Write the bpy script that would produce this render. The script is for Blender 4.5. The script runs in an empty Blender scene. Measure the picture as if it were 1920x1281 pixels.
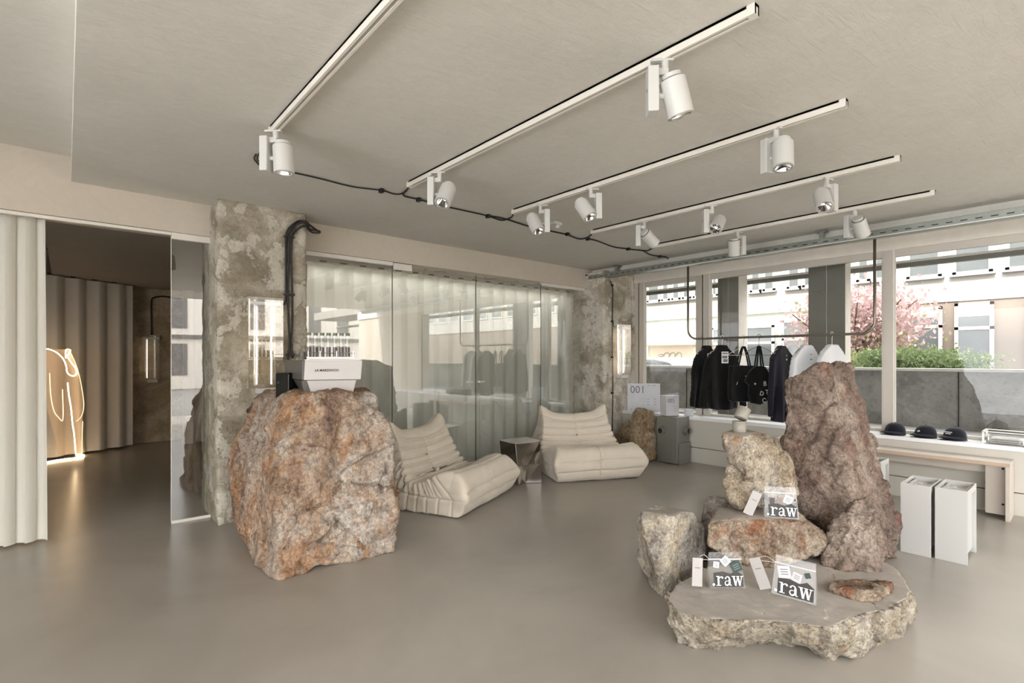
import bpy, bmesh, math, random
import numpy as np
from mathutils import Vector, Matrix, noise, Euler
random.seed(7)
R = math.radians
SC = bpy.context.scene
COL = SC.collection
# ------------------------------------------------------------------ camera
F, HY, CX, H = 962.7, 672.0, 960.0, 1.35
YAW = R(41.0)
FW = Vector((math.sin(YAW), math.cos(YAW), 0)); RT = Vector((math.cos(YAW), -math.sin(YAW), 0))
CAM = Vector((0, 0, H))
cd = bpy.data.cameras.new('camera'); cam = bpy.data.objects.new('camera', cd); COL.objects.link(cam)
cam.location = CAM; cam.rotation_euler = (R(90), 0, -YAW)
cd.sensor_width = 36; cd.lens = F / 1920 * 36; cd.shift_y = (HY - 640.5) / 1920; cd.clip_start = .05; cd.clip_end = 200
SC.camera = cam
# ------------------------------------------------------------------ world, sun, exposure
w = bpy.data.worlds.new('daylight'); SC.world = w; w.use_nodes = True
bg = w.node_tree.nodes['Background']; bg.inputs[0].default_value = (.975, .985, 1.0, 1); bg.inputs[1].default_value = 2.5
sd = bpy.data.lights.new('sun', 'SUN'); sd.energy = 2.2; sd.angle = R(3); sd.color = (1, .95, .86)
sun = bpy.data.objects.new('sun', sd); COL.objects.link(sun); sun.rotation_euler = Vector((.75, .12, -.62)).to_track_quat('-Z', 'Y').to_euler()
SC.view_settings.view_transform = 'Standard'; SC.view_settings.look = 'None'
SC.view_settings.exposure = 1.88; SC.view_settings.gamma = 1; SC.view_settings.use_curve_mapping = False
SC.cycles.max_bounces = 8; SC.cycles.diffuse_bounces = 4; SC.cycles.glossy_bounces = 4
SC.cycles.transparent_max_bounces = 16; SC.cycles.transmission_bounces = 6
SC.cycles.caustics_reflective = False; SC.cycles.caustics_refractive = False
SC.cycles.sample_clamp_indirect = 6

cl = bpy.data.lights.new('curtain_fill_light', 'AREA'); cl.shape = 'RECTANGLE'; cl.size = 4.0; cl.size_y = .08; cl.energy = 3.6; cl.color = (1, .97, .9)  # unseen strip added behind the partition curtain to brighten its cloth
clo = bpy.data.objects.new('curtain_fill_light', cl); COL.objects.link(clo); clo.location = (3.7, 5.42, 2.30)
# ------------------------------------------------------------------ projection helpers (photo pixel on a known plane of the room)
def ray(px, py): return FW + RT * ((px - CX) / F) + Vector((0, 0, (HY - py) / F))
def P(px, py, d): return CAM + ray(px, py) * d
def onz(px, py, z): return P(px, py, (z - H) / ray(px, py).z)
def onY(px, py, Y): return P(px, py, Y / ray(px, py).y)
def onX(px, py, X): return P(px, py, X / ray(px, py).x)

# ------------------------------------------------------------------ material helpers
def nd(nt, kind, ins=None, **at):
    n = nt.nodes.new(kind)
    for k, v in at.items(): setattr(n, k, v)
    for k, v in (ins or {}).items():
        s = n.inputs[k]
        if hasattr(v, 'is_linked') or isinstance(v, bpy.types.NodeSocket): nt.links.new(v, s)
        else: s.default_value = v
    return n
def c4(c): return (c[0], c[1], c[2], 1)
def srgb(r, g, b):
    f = lambda v: (v / 255 / 12.92) if v / 255 <= .04045 else ((v / 255 + .055) / 1.055) ** 2.4
    return (f(r), f(g), f(b))
def newmat(name):
    m = bpy.data.materials.new(name); m.use_nodes = True
    nt = m.node_tree; return m, nt, nt.nodes['Principled BSDF']
def ramp(nt, fac, stops):
    n = nt.nodes.new('ShaderNodeValToRGB'); nt.links.new(fac, n.inputs[0]); e = n.color_ramp.elements
    while len(e) < len(stops): e.new(.5)
    for el, (p, c) in zip(e, stops): el.position = p; el.color = c4(c) if len(c) == 3 else c
    return n.outputs[0]
def mixc(nt, fac, a, b, mode='MIX'):
    n = nd(nt, 'ShaderNodeMix', data_type='RGBA', blend_type=mode)
    for i, v in ((0, fac), (6, a), (7, b)):
        if isinstance(v, bpy.types.NodeSocket): nt.links.new(v, n.inputs[i])
        else: n.inputs[i].default_value = c4(v) if isinstance(v, tuple) else v
    return n.outputs[2]
def nz(nt, co, scale, detail=6, rough=.6, dist=0.0):
    return nd(nt, 'ShaderNodeTexNoise', {'Vector': co, 'Scale': scale, 'Detail': detail, 'Roughness': rough, 'Distortion': dist}).outputs[0]
def coords(nt, scale=(1, 1, 1), rot=(0, 0, 0), loc=(0, 0, 0)):
    t = nd(nt, 'ShaderNodeTexCoord').outputs['Object']
    return nd(nt, 'ShaderNodeMapping', {'Vector': t, 'Scale': scale, 'Rotation': rot, 'Location': loc}).outputs[0]
def bump(nt, b, h, strength, dist=.01):
    n = nd(nt, 'ShaderNodeBump', {'Height': h, 'Strength': strength, 'Distance': dist}); nt.links.new(n.outputs[0], b.inputs['Normal']); return n
def mat(name, col, rough=.5, metal=0, spec=.5, var=.06, vs=8, bmp=0, bs=60, emit=None, es=0):
    """plain surface with a little procedural variation"""
    m, nt, b = newmat(name)
    co = coords(nt)
    n = nz(nt, co, vs, 5)
    lo = tuple(max(0, c * (1 - var)) for c in col); hi = tuple(min(1, c * (1 + var)) for c in col)
    nt.links.new(ramp(nt, n, [(.3, lo), (.7, hi)]), b.inputs['Base Color'])
    b.inputs['Roughness'].default_value = rough; b.inputs['Metallic'].default_value = metal
    b.inputs['Specular IOR Level'].default_value = spec
    if bmp: bump(nt, b, nz(nt, co, bs, 4), bmp, .004)
    if emit: b.inputs['Emission Color'].default_value = c4(emit); b.inputs['Emission Strength'].default_value = es
    return m
def glass(name, tint=(1, 1, 1), refl=1.0, ior=1.5, haze=0, hazecol=(.9, .95, .9), rough=0.0, glow=None, gs=0):
    """thin pane: fresnel mix of a clear and a mirror layer"""
    m = bpy.data.materials.new(name); m.use_nodes = True; nt = m.node_tree; nt.nodes.clear()
    out = nd(nt, 'ShaderNodeOutputMaterial')
    tr = nd(nt, 'ShaderNodeBsdfTransparent', {0: c4(tint)}).outputs[0]
    if haze:
        df = nd(nt, 'ShaderNodeBsdfDiffuse', {0: c4(hazecol)}).outputs[0]
        if glow: df = nd(nt, 'ShaderNodeAddShader', {0: df, 1: nd(nt, 'ShaderNodeEmission', {0: c4(glow), 1: gs}).outputs[0]}).outputs[0]
        tr = nd(nt, 'ShaderNodeMixShader', {0: haze, 1: tr, 2: df}).outputs[0]
    gl = nd(nt, 'ShaderNodeBsdfGlossy', {'Color': (1, 1, 1, 1), 'Roughness': rough}).outputs[0]
    fr = nd(nt, 'ShaderNodeFresnel', {'IOR': ior}).outputs[0]
    fa = nd(nt, 'ShaderNodeMath', {0: fr, 1: refl}, operation='MULTIPLY', use_clamp=True).outputs[0]
    fb = nd(nt, 'ShaderNodeMath', {0: 1.0, 1: nd(nt, 'ShaderNodeNewGeometry').outputs['Backfacing']}, operation='SUBTRACT').outputs[0]
    fa = nd(nt, 'ShaderNodeMath', {0: fa, 1: fb}, operation='MULTIPLY').outputs[0]
    mx = nd(nt, 'ShaderNodeMixShader', {0: fa, 1: tr, 2: gl}).outputs[0]
    nt.links.new(mx, out.inputs[0]); return m
def stone(name, base, dark, pale, rust, rustamt=.5, scale=1.0, rot=(0, 0, 0), seed=0.0, bstr=.6, veins=.18, pit=.5):
    m, nt, b = newmat(name)
    co = coords(nt, (scale,) * 3, rot, (seed, seed * 1.7, seed * .6))
    st = coords(nt, (scale * 1.0, scale * 1.0, scale * .45), (rot[0] + .5, rot[1] + .6, rot[2]), (seed, 0, seed))
    n1 = nz(nt, st, 2.6, 12, .66, .5); n2 = nz(nt, st, 4.6, 8, .62, .9); n3 = nz(nt, co, 17, 8, .7, .3); n4 = nz(nt, co, 60, 4, .6)
    c = ramp(nt, n1, [(.34, dark), (.47, base), (.64, pale)])
    rm = ramp(nt, n2, [(.62 - .24 * rustamt, (0, 0, 0)), (.72 - .2 * rustamt, (1, 1, 1))])
    rm2 = nd(nt, 'ShaderNodeMath', {0: rm, 1: .85}, operation='MULTIPLY').outputs[0]
    c = mixc(nt, rm2, c, rust)
    vm = ramp(nt, nz(nt, co, 6.5, 9, .65, 1.4), [(.47, (0, 0, 0)), (.5, (1, 1, 1)), (.53, (0, 0, 0))])
    vf = nd(nt, 'ShaderNodeMath', {0: vm, 1: veins}, operation='MULTIPLY').outputs[0]
    c = mixc(nt, vf, c, tuple(min(1, x * 1.25) for x in pale))
    sp = ramp(nt, n3, [(.34, (.5, .45, .42)), (.47, (1, 1, 1)), (.68, (1.3, 1.28, 1.25))])
    c = mixc(nt, 1.0, c, sp, 'MULTIPLY')
    wv = nd(nt, 'ShaderNodeVectorMath', {0: st, 1: nd(nt, 'ShaderNodeTexNoise', {'Vector': co, 'Scale': 7.0, 'Detail': 6.0, 'Roughness': .7}).outputs['Color']}, operation='ADD').outputs[0]
    ce = nd(nt, 'ShaderNodeTexVoronoi', {'Vector': wv, 'Scale': 4.2}, feature='DISTANCE_TO_EDGE').outputs[0]
    c = mixc(nt, .75, c, ramp(nt, ce, [(.0, (.42, .36, .34)), (.035, (1, 1, 1))]), 'MULTIPLY')
    blotch = nz(nt, co, 9.5, 10, .75, .2)
    c = mixc(nt, .65, c, ramp(nt, blotch, [(.36, (.62, .58, .56)), (.48, (1, 1, 1)), (.62, (1.3, 1.28, 1.25))]), 'MULTIPLY')
    sp2 = ramp(nt, n4, [(.36, (.55, .52, .5)), (.52, (1.05, 1.05, 1.05)), (.66, (1.3, 1.3, 1.3))])
    c = mixc(nt, .6, c, sp2, 'MULTIPLY')
    nt.links.new(c, b.inputs['Base Color'])
    b.inputs['Roughness'].default_value = .8; b.inputs['Specular IOR Level'].default_value = .3
    h1 = nz(nt, st, 22, 10, .68, .4)
    vo = nd(nt, 'ShaderNodeTexVoronoi', {'Vector': co, 'Scale': 34.0}, feature='DISTANCE_TO_EDGE').outputs[0]
    h = nd(nt, 'ShaderNodeMath', {0: vo, 1: pit * .5}, operation='MULTIPLY').outputs[0]
    h = nd(nt, 'ShaderNodeMath', {0: h1, 1: h}, operation='ADD').outputs[0]
    h = nd(nt, 'ShaderNodeMath', {0: h, 1: nd(nt, 'ShaderNodeMath', {0: n4, 1: .35}, operation='MULTIPLY').outputs[0]}, operation='ADD').outputs[0]
    bump(nt, b, h, min(1, bstr*1.25), .055)
    return m

# ------------------------------------------------------------------ object helpers
def tag(o, label=None, cat=None, group=None, kind=None):
    if label: o['label'] = label
    if cat: o['category'] = cat
    if group: o['group'] = group
    if kind: o['kind'] = kind
    return o
def thing(name, label, cat, loc=(0, 0, 0), rotz=0, group=None):
    o = bpy.data.objects.new(name, None); COL.objects.link(o); o.empty_display_size = .1
    o.location = loc; o.rotation_euler = (0, 0, rotz)
    return tag(o, label, cat, group)
def link(name, me, m, parent=None, world=False, bev=0, smooth=False, label=None, seg=2):
    o = bpy.data.objects.new(name, me); COL.objects.link(o)
    if m is not None:
        me.materials.clear(); me.materials.append(m)
    if parent is not None:
        o.parent = parent
        if world:
            p = parent; mw = Matrix.Identity(4)
            chain = []
            while p is not None: chain.append(p.matrix_basis.copy()); p = p.parent
            for b in reversed(chain): mw = mw @ b
            me.transform(mw.inverted())
    if smooth:
        for p in me.polygons: p.use_smooth = True
    if bev:
        b = o.modifiers.new('bevel', 'BEVEL'); b.width = bev; b.segments = seg; b.limit_method = 'ANGLE'; b.angle_limit = R(40)
        for p in me.polygons: p.use_smooth = False
    if label: o['label'] = label
    return o
class MB:
    def __init__(s): s.v = []; s.f = []
    def add(s, vs, fs):
        k = len(s.v); s.v += [Vector(v) for v in vs]; s.f += [tuple(i + k for i in f) for f in fs]; return s
    def box(s, a, b):
        x0, y0, z0 = [min(p, q) for p, q in zip(a, b)]; x1, y1, z1 = [max(p, q) for p, q in zip(a, b)]
        return s.add([(x0,y0,z0),(x1,y0,z0),(x1,y1,z0),(x0,y1,z0),(x0,y0,z1),(x1,y0,z1),(x1,y1,z1),(x0,y1,z1)],
                     [(0,3,2,1),(4,5,6,7),(0,1,5,4),(1,2,6,5),(2,3,7,6),(3,0,4,7)])
    def obox(s, c, ax, ay, az):
        c, ax, ay, az = map(Vector, (c, ax, ay, az))
        q = [c + ax*i + ay*j + az*k for k in (-1, 1) for i, j in ((-1,-1),(1,-1),(1,1),(-1,1))]
        return s.add(q, [(0,3,2,1),(4,5,6,7),(0,1,5,4),(1,2,6,5),(2,3,7,6),(3,0,4,7)])
    def hexa(s, bot, top):
        return s.add(list(bot) + list(top), [(0,3,2,1),(4,5,6,7),(0,1,5,4),(1,2,6,5),(2,3,7,6),(3,0,4,7)])
    def cyl(s, a, b, r, r2=None, n=16, cap=True):
        a, b = Vector(a), Vector(b); r2 = r if r2 is None else r2
        q = (b - a).to_track_quat('Z', 'Y'); u = q @ Vector((1,0,0)); v = q @ Vector((0,1,0))
        vs = [a + (u*math.cos(2*math.pi*i/n) + v*math.sin(2*math.pi*i/n))*r for i in range(n)] + [b + (u*math.cos(2*math.pi*i/n) + v*math.sin(2*math.pi*i/n))*r2 for i in range(n)]
        fs = [(i, (i+1)%n, n+(i+1)%n, n+i) for i in range(n)]
        if cap: fs += [tuple(range(n-1,-1,-1)), tuple(range(n, 2*n))]
        return s.add(vs, fs)
    def ring(s, a, b, r, ri, n=24):
        a, b = Vector(a), Vector(b); q = (b - a).to_track_quat('Z', 'Y'); u = q @ Vector((1,0,0)); v = q @ Vector((0,1,0))
        vs = []
        for c, rr in ((a, r), (b, r), (b, ri), (a, ri)):
            vs += [c + (u*math.cos(2*math.pi*i/n) + v*math.sin(2*math.pi*i/n))*rr for i in range(n)]
        fs = [(k*n+i, k*n+(i+1)%n, ((k+1)%4)*n+(i+1)%n, ((k+1)%4)*n+i) for k in range(4) for i in range(n)]
        return s.add(vs, fs)
    def lathe(s, prof, c=(0,0,0), n=32):
        c = Vector(c); k = len(prof); vs = []
        for i in range(n):
            a = 2*math.pi*i/n
            vs += [c + Vector((r*math.cos(a), r*math.sin(a), z)) for r, z in prof]
        return s.add(vs, [(i*k+j, ((i+1)%n)*k+j, ((i+1)%n)*k+j+1, i*k+j+1) for i in range(n) for j in range(k-1)])
    def prism(s, pts, vec):
        n = len(pts); pts = [Vector(p) for p in pts]; vec = Vector(vec)
        return s.add(pts + [p + vec for p in pts], [tuple(range(n-1,-1,-1)), tuple(range(n, 2*n))] + [(i, (i+1)%n, n+(i+1)%n, n+i) for i in range(n)])
    def quad(s, *q): return s.add(q, [tuple(range(len(q)))])
    def mesh(s, name='m', fix=True):
        me = bpy.data.meshes.new(name); me.from_pydata(s.v, [], s.f)
        if fix:
            bm = bmesh.new(); bm.from_mesh(me); bmesh.ops.recalc_face_normals(bm, faces=bm.faces); bm.to_mesh(me); bm.free()
        me.update(); return me
    def build(s, name, m, parent=None, **kw): return link(name, s.mesh(name), m, parent, **kw)
def struct(name, mb, m, **kw):
    o = mb.build(name, m, **kw); o['kind'] = 'structure'; return o
def smooth_pts(pts, n=6):
    pts = [Vector(p) for p in pts]; out = []
    for i in range(len(pts) - 1):
        p0 = pts[max(i-1, 0)]; p1 = pts[i]; p2 = pts[i+1]; p3 = pts[min(i+2, len(pts)-1)]
        for k in range(n):
            t = k / n
            out.append(.5*((2*p1) + (p2-p0)*t + (2*p0-5*p1+4*p2-p3)*t*t + (3*p1-p0-3*p2+p3)*t**3))
    return out + [pts[-1]]
def wire(name, pts, r, m, parent=None, world=False, smooth=6, closed=False, n=8, label=None):
    pts = smooth_pts(pts, smooth) if smooth else [Vector(p) for p in pts]
    vs, fs = [], []; k = len(pts); up = Vector((0, 0, 1)); pu = None
    for i, p in enumerate(pts):
        t = (pts[min(i+1, k-1)] - pts[max(i-1, 0)]).normalized()
        u = pu - t*pu.dot(t) if pu is not None else t.cross(up if abs(t.z) < .9 else Vector((1,0,0)))
        if u.length < 1e-6: u = t.orthogonal()
        u.normalize(); pu = u; v = t.cross(u)
        vs += [p + (u*math.cos(2*math.pi*j/n) + v*math.sin(2*math.pi*j/n))*r for j in range(n)]
    for i in range(k - 1): fs += [(i*n+j, i*n+(j+1)%n, (i+1)*n+(j+1)%n, (i+1)*n+j) for j in range(n)]
    fs += [tuple(range(n-1,-1,-1)), tuple(range((k-1)*n, k*n))]
    return MB().add(vs, fs).build(name, m, parent, world=world, smooth=True, label=label)
def evaluated(o):
    dg = bpy.context.evaluated_depsgraph_get(); dg.update()
    me = bpy.data.meshes.new_from_object(o.evaluated_get(dg)); bpy.data.objects.remove(o, do_unlink=True); return me
def text(name, s, size, m, parent, loc, rot, ext=.0006, align='LEFT', sx=1.0, bold=0):
    c = bpy.data.curves.new(name, 'FONT'); c.body = s; c.size = size; c.extrude = ext; c.align_x = align; c.offset = bold; c.resolution_u = 3
    o = bpy.data.objects.new(name, c); COL.objects.link(o); me = evaluated(o); me.materials.clear(); me.materials.append(m); o = bpy.data.objects.new(name, me); COL.objects.link(o)
    o.parent = parent; o.location = loc; o.rotation_euler = rot; o.scale = (sx, 1, 1); return o
def remeshed(me, vox, sm=3, fac=.5):
    o = bpy.data.objects.new('tmp', me); COL.objects.link(o)
    r = o.modifiers.new('r', 'REMESH'); r.mode = 'VOXEL'; r.voxel_size = vox
    if sm: s = o.modifiers.new('s', 'SMOOTH'); s.factor = fac; s.iterations = sm
    return evaluated(o)
def hull_mesh(hulls):
    me = bpy.data.meshes.new('h'); bmA = bmesh.new()
    for pts in hulls:
        bm = bmesh.new()
        for p in pts: bm.verts.new(p)
        r = bmesh.ops.convex_hull(bm, input=bm.verts)
        junk = list({g for g in r['geom_interior'] + r['geom_unused'] if isinstance(g, bmesh.types.BMVert)})
        bmesh.ops.delete(bm, geom=junk, context='VERTS')
        bmesh.ops.recalc_face_normals(bm, faces=bm.faces)
        t = bpy.data.meshes.new('t'); bm.to_mesh(t); bm.free(); bmA.from_mesh(t); bpy.data.meshes.remove(t)
    bmA.to_mesh(me); bmA.free(); return me
def hsh(c, k):
    h = np.sin(c[:, 0]*127.1 + c[:, 1]*311.7 + c[:, 2]*74.7 + k*53.3)*43758.5453
    return h - np.floor(h)
def cells(q):
    """nearest and second nearest jittered cell point for every row of q, and the nearest cell's id"""
    b = np.floor(q); d1 = np.full(len(q), 9.0); d2 = d1.copy(); pt = np.zeros_like(q); cid = np.zeros_like(q)
    for dx in (-1, 0, 1):
        for dy in (-1, 0, 1):
            for dz in (-1, 0, 1):
                c = b + (dx, dy, dz); p = c + np.stack([hsh(c, 1), hsh(c, 2), hsh(c, 3)], 1)
                d = np.sqrt(((q - p)**2).sum(1)); m = d < d1
                d2 = np.where(m, d1, np.minimum(d2, d)); d1 = np.where(m, d, d1); pt[m] = p[m]; cid[m] = c[m]
    return d1, d2, pt, cid
def chips(q):
    d1, d2, pt, c = cells(q); t = q - pt
    return (hsh(c, 4) - .5)*1.3 + (t[:, 0]*(hsh(c, 5)-.5) + t[:, 1]*(hsh(c, 6)-.5) + t[:, 2]*(hsh(c, 7)-.5))*1.7, d2 - d1
def rockify(me, vox, amp, seed, freq=2.2, facet=.5, zmin=None, flat=None, sm=2, grain=(1, 1, 1), fine=.12, step=.55):
    """roughen a mesh: broad chipped planes + fractal detail; tops listed in flat stay sawn"""
    me = remeshed(me, vox, sm); n = len(me.vertices)
    co = np.empty(n*3); me.vertices.foreach_get('co', co); co = co.reshape(-1, 3)
    no = np.empty(n*3); me.vertices.foreach_get('normal', no); no = no.reshape(-1, 3)
    q = (co + np.array([seed*3.1, seed*1.7, seed*5.3]))*np.array(grain); NZ = noise.noise
    V = [Vector(r) for r in q]
    w1 = np.array([NZ(v*6) for v in V]); w2 = np.array([NZ(v*6 + Vector((9, 0, 0))) for v in V]); fn = np.array([NZ(v*freq*11) for v in V])
    a = np.array([NZ(v*freq*2) + .5*NZ(v*freq*4.2) + .25*NZ(v*freq*8.5) for v in V])
    w = q + np.stack([w1, w2, 0*w1], 1)*.03
    s1, e1 = chips(w*freq*1.5); s2, e2 = chips(w*freq*4.2)
    k = np.where((no[:, 2] > .75) & (co[:, 2] > flat), .1, 1.0) if flat is not None else 1.0
    d = amp*k*(a*.6 + step*s1 + .24*s2 + facet*np.minimum(e1-.2, .2)*.6 + fine*fn)
    co = co + no*d[:, None]
    if zmin is not None: co[:, 2] = np.maximum(co[:, 2], zmin)
    me.vertices.foreach_set('co', co.ravel()); me.update(); return me
def rock(name, hulls, m, label, cat='rock', vox=.016, amp=.03, seed=1, group=None, flat=None, zmin=None, mesh=None, **kw):
    me = rockify(mesh or hull_mesh(hulls), vox, amp, seed, flat=flat, zmin=zmin, **kw)
    zs = min(v.co.z for v in me.vertices); c = sum((v.co for v in me.vertices), Vector())/len(me.vertices)
    o = link(name, me, m, smooth=True)
    org = Vector((c.x, c.y, zs)); me.transform(Matrix.Translation(-org)); o.location = org
    return tag(o, label, cat, group)

# ------------------------------------------------------------------ materials
def plaster(name, col, col2, streak=0, rough=.7, sc=1.2, spec=.3):
    m, nt, b = newmat(name)
    co = coords(nt)
    n = nz(nt, co, sc, 7, .6, .4)
    c = ramp(nt, n, [(.3, col), (.7, col2)])
    n2 = nz(nt, coords(nt, (3, 3, 3), (0, 0, .6)), 4, 6, .7, 1.0)
    c = mixc(nt, .35, c, ramp(nt, n2, [(.35, (.9, .9, .9)), (.65, (1.06, 1.06, 1.05))]), 'MULTIPLY')
    nt.links.new(c, b.inputs['Base Color']); b.inputs['Roughness'].default_value = rough; b.inputs['Specular IOR Level'].default_value = spec
    h = nz(nt, coords(nt, (2, 9, 2), (0, 0, .5)), 2.4, 6, .65, .6)
    bump(nt, b, h, .12 + streak, .015)
    return m
M_ceil = plaster('ceiling_plaster', srgb(214, 211, 203), srgb(222, 219, 212), .22)
M_wall = plaster('beam_plaster', srgb(196, 186, 172), srgb(204, 194, 181), 0)
M_stool = mat('stool_lacquer', srgb(190, 189, 186), .4, var=.01)
M_low = mat('painted_panel', srgb(196, 191, 181), .45, var=.02, vs=2)
M_sill = mat('white_sill', srgb(240, 240, 242), .35, var=.02, vs=2)
M_white = mat('white_lacquer', srgb(204, 203, 199), .4, var=.015, vs=3)
M_track = mat('white_track', srgb(232, 227, 218), .45, var=.015)
M_black = mat('black_rubber', srgb(26, 23, 22), .5, var=.1)
M_dark = mat('dark_gap', srgb(30, 26, 24), .8)
M_galv = mat('galvanised_steel', srgb(150, 154, 148), .42, .75, var=.12, vs=14)
M_frame = mat('window_frame_grey', srgb(196, 189, 179), .4, .1, var=.02)
M_frame_pale = mat('window_frame_edge', srgb(228, 224, 216), .35, .1, var=.02)
M_pipe = mat('raw_steel_pipe', srgb(128, 122, 112), .35, .8, var=.1)
M_chrome = mat('chrome', srgb(225, 225, 225), .08, 1, var=.02)
M_steel = mat('polished_steel', srgb(205, 200, 195), .1, 1, var=.04, bmp=.15, bs=5)
M_alu = mat('brushed_metal', srgb(205, 203, 198), .3, .6, var=.03)
M_glassA = glass('partition_glass', (.965, .98, .965), 5.0, 1.55)
M_glassB = glass('window_glass', (.97, .985, .98), .8, 1.5)
M_acr = glass('clear_acrylic', (.985, .98, .97), 7.0, 1.45)
M_tubeglass = glass('test_tube_glass', (.95, .96, .95), 1.5, 1.45)
M_bag = glass('frosted_plastic', (.97, .97, .97), .8, 1.45, haze=.07, hazecol=(.9, .9, .9), rough=.1)
M_neon = mat('warm_tube', (1, .8, .55), .5, emit=(1, .72, .42), es=6)
M_neon_dim = mat('warm_tube_soft', (1, .8, .55), .5, emit=(1, .66, .36), es=.5)
M_tubeW = mat('lamp_tube', (1, .9, .75), .5, emit=(1, .8, .55), es=2.6)
def fabric(name, col, bs=220, b_=.25, var=.05, transl=0):
    m, nt, b = newmat(name)
    co = coords(nt); n = nz(nt, co, 6, 6, .6)
    nt.links.new(ramp(nt, n, [(.3, tuple(c*(1-var) for c in col)), (.7, tuple(min(1, c*(1+var)) for c in col))]), b.inputs['Base Color'])
    b.inputs['Roughness'].default_value = .9; b.inputs['Specular IOR Level'].default_value = .15; b.inputs['Sheen Weight'].default_value = .15
    bump(nt, b, nz(nt, co, bs, 3), b_, .002)
    if transl:
        out = nt.nodes['Material Output']; t = nd(nt, 'ShaderNodeBsdfTranslucent', {0: c4(col)}).outputs[0]
        mx = nd(nt, 'ShaderNodeMixShader', {0: transl, 1: b.outputs[0], 2: t}).outputs[0]; nt.links.new(mx, out.inputs[0])
    return m
M_sofa = fabric('cream_corduroy', srgb(212, 201, 185), 160, .3)
M_sofa_seam = fabric('seam_cord', srgb(150, 136, 118), 160, .2)
M_curt = fabric('ivory_curtain', srgb(242, 239, 230), 120, .1, .01, .3)
M_curt_glass = fabric('sheer_ivory', srgb(248, 246, 240), 120, .1, .01, .35)
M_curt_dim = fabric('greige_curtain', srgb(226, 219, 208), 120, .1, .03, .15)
M_blk = fabric('black_cotton', srgb(17, 16, 17), 150, .3, .2)
M_navy = fabric('navy_cotton', srgb(32, 30, 40), 150, .3, .15)
M_cotton = fabric('white_cotton', srgb(232, 233, 236), 150, .3, .02, .15)
M_print = mat('white_print', srgb(230, 230, 228), .6)
M_greyprint = mat('grey_print', srgb(120, 118, 118), .6)
M_txt = mat('grey_lettering', srgb(118, 118, 120), .6)
M_ceram = mat('cream_ceramic', srgb(146, 141, 131), .45, var=.03, bmp=.05)
M_stone_coffee = stone('rust_boulder', srgb(176, 148, 124), srgb(104, 82, 80), srgb(202, 193, 183), srgb(178, 134, 96), .56, .8, (.3, .5, 0), 3.0, .8, .18)
M_stone_tower = stone('mauve_boulder', srgb(146, 128, 116), srgb(106, 90, 84), srgb(182, 168, 156), srgb(146, 112, 98), .38, .9, (.2, .3, 0), 9.0, .8, .16)
M_stone_upper = stone('ochre_boulder', srgb(198, 183, 160), srgb(152, 130, 106), srgb(222, 214, 201), srgb(178, 130, 90), .4, 1.3, (0, .4, 0), 14.0, .85, .2, 1.0)
M_stone_mid = stone('sawn_rust_boulder', srgb(174, 156, 136), srgb(128, 102, 84), srgb(202, 191, 177), srgb(150, 100, 68), .6, 1.1, (.6, 0, 0), 21.0, .8, .2)
M_stone_pale = stone('pale_limestone', srgb(180, 173, 162), srgb(146, 138, 128), srgb(204, 199, 190), srgb(180, 164, 134), .25, 1.1, (.1, .8, 0), 27.0, .6, .15)
M_stone_grey = stone('violet_grey_stone', srgb(144, 134, 130), srgb(104, 96, 94), srgb(182, 174, 168), srgb(146, 120, 102), .2, 1.4, (0, 0, 0), 33.0, .6)
M_stone_slab = stone('slab_limestone', srgb(182, 171, 153), srgb(152, 140, 122), srgb(204, 196, 182), srgb(182, 162, 132), .3, 1.0, (.5, .2, .4), 40.0, .85, .1, .8)
M_stone_far = stone('ochre_grey_stone', srgb(160, 138, 106), srgb(108, 96, 84), srgb(184, 174, 158), srgb(156, 124, 84), .5, 1.4, (0, .3, 0), 47.0, .7)
def sawn(src, name, zc, col, wide=.02):
    """stone with its sawn top face, paler and smooth, where the normal points up"""
    m = src.copy(); m.name = name; nt = m.node_tree; b = nt.nodes['Principled BSDF']
    lk = b.inputs['Base Color'].links[0].from_socket; bn = b.inputs['Normal'].links[0].from_node
    g = nd(nt, 'ShaderNodeNewGeometry').outputs['True Normal']
    z = nd(nt, 'ShaderNodeSeparateXYZ', {0: g}).outputs[2]
    oz = nd(nt, 'ShaderNodeSeparateXYZ', {0: nd(nt, 'ShaderNodeTexCoord').outputs['Object']}).outputs[2]
    up = nd(nt, 'ShaderNodeMapRange', {0: z, 1: .9, 2: .985}).outputs[0]
    hi = nd(nt, 'ShaderNodeMapRange', {0: oz, 1: zc - wide, 2: zc}).outputs[0]
    f = nd(nt, 'ShaderNodeMath', {0: up, 1: hi}, operation='MULTIPLY').outputs[0]
    co = coords(nt, (1, 1, 1), (0, 0, .4), (5, 2, 1)); n = nz(nt, co, 5, 9, .65, .8)
    dk = tuple(c*.86 for c in col); lt = tuple(min(1, c*1.1) for c in col)
    nt.links.new(mixc(nt, f, lk, ramp(nt, n, [(.35, dk), (.65, lt)])), b.inputs['Base Color'])
    s = nd(nt, 'ShaderNodeMapRange', {0: f, 3: bn.inputs['Strength'].default_value, 4: .06}).outputs[0]; nt.links.new(s, bn.inputs['Strength'])
    return m
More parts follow.
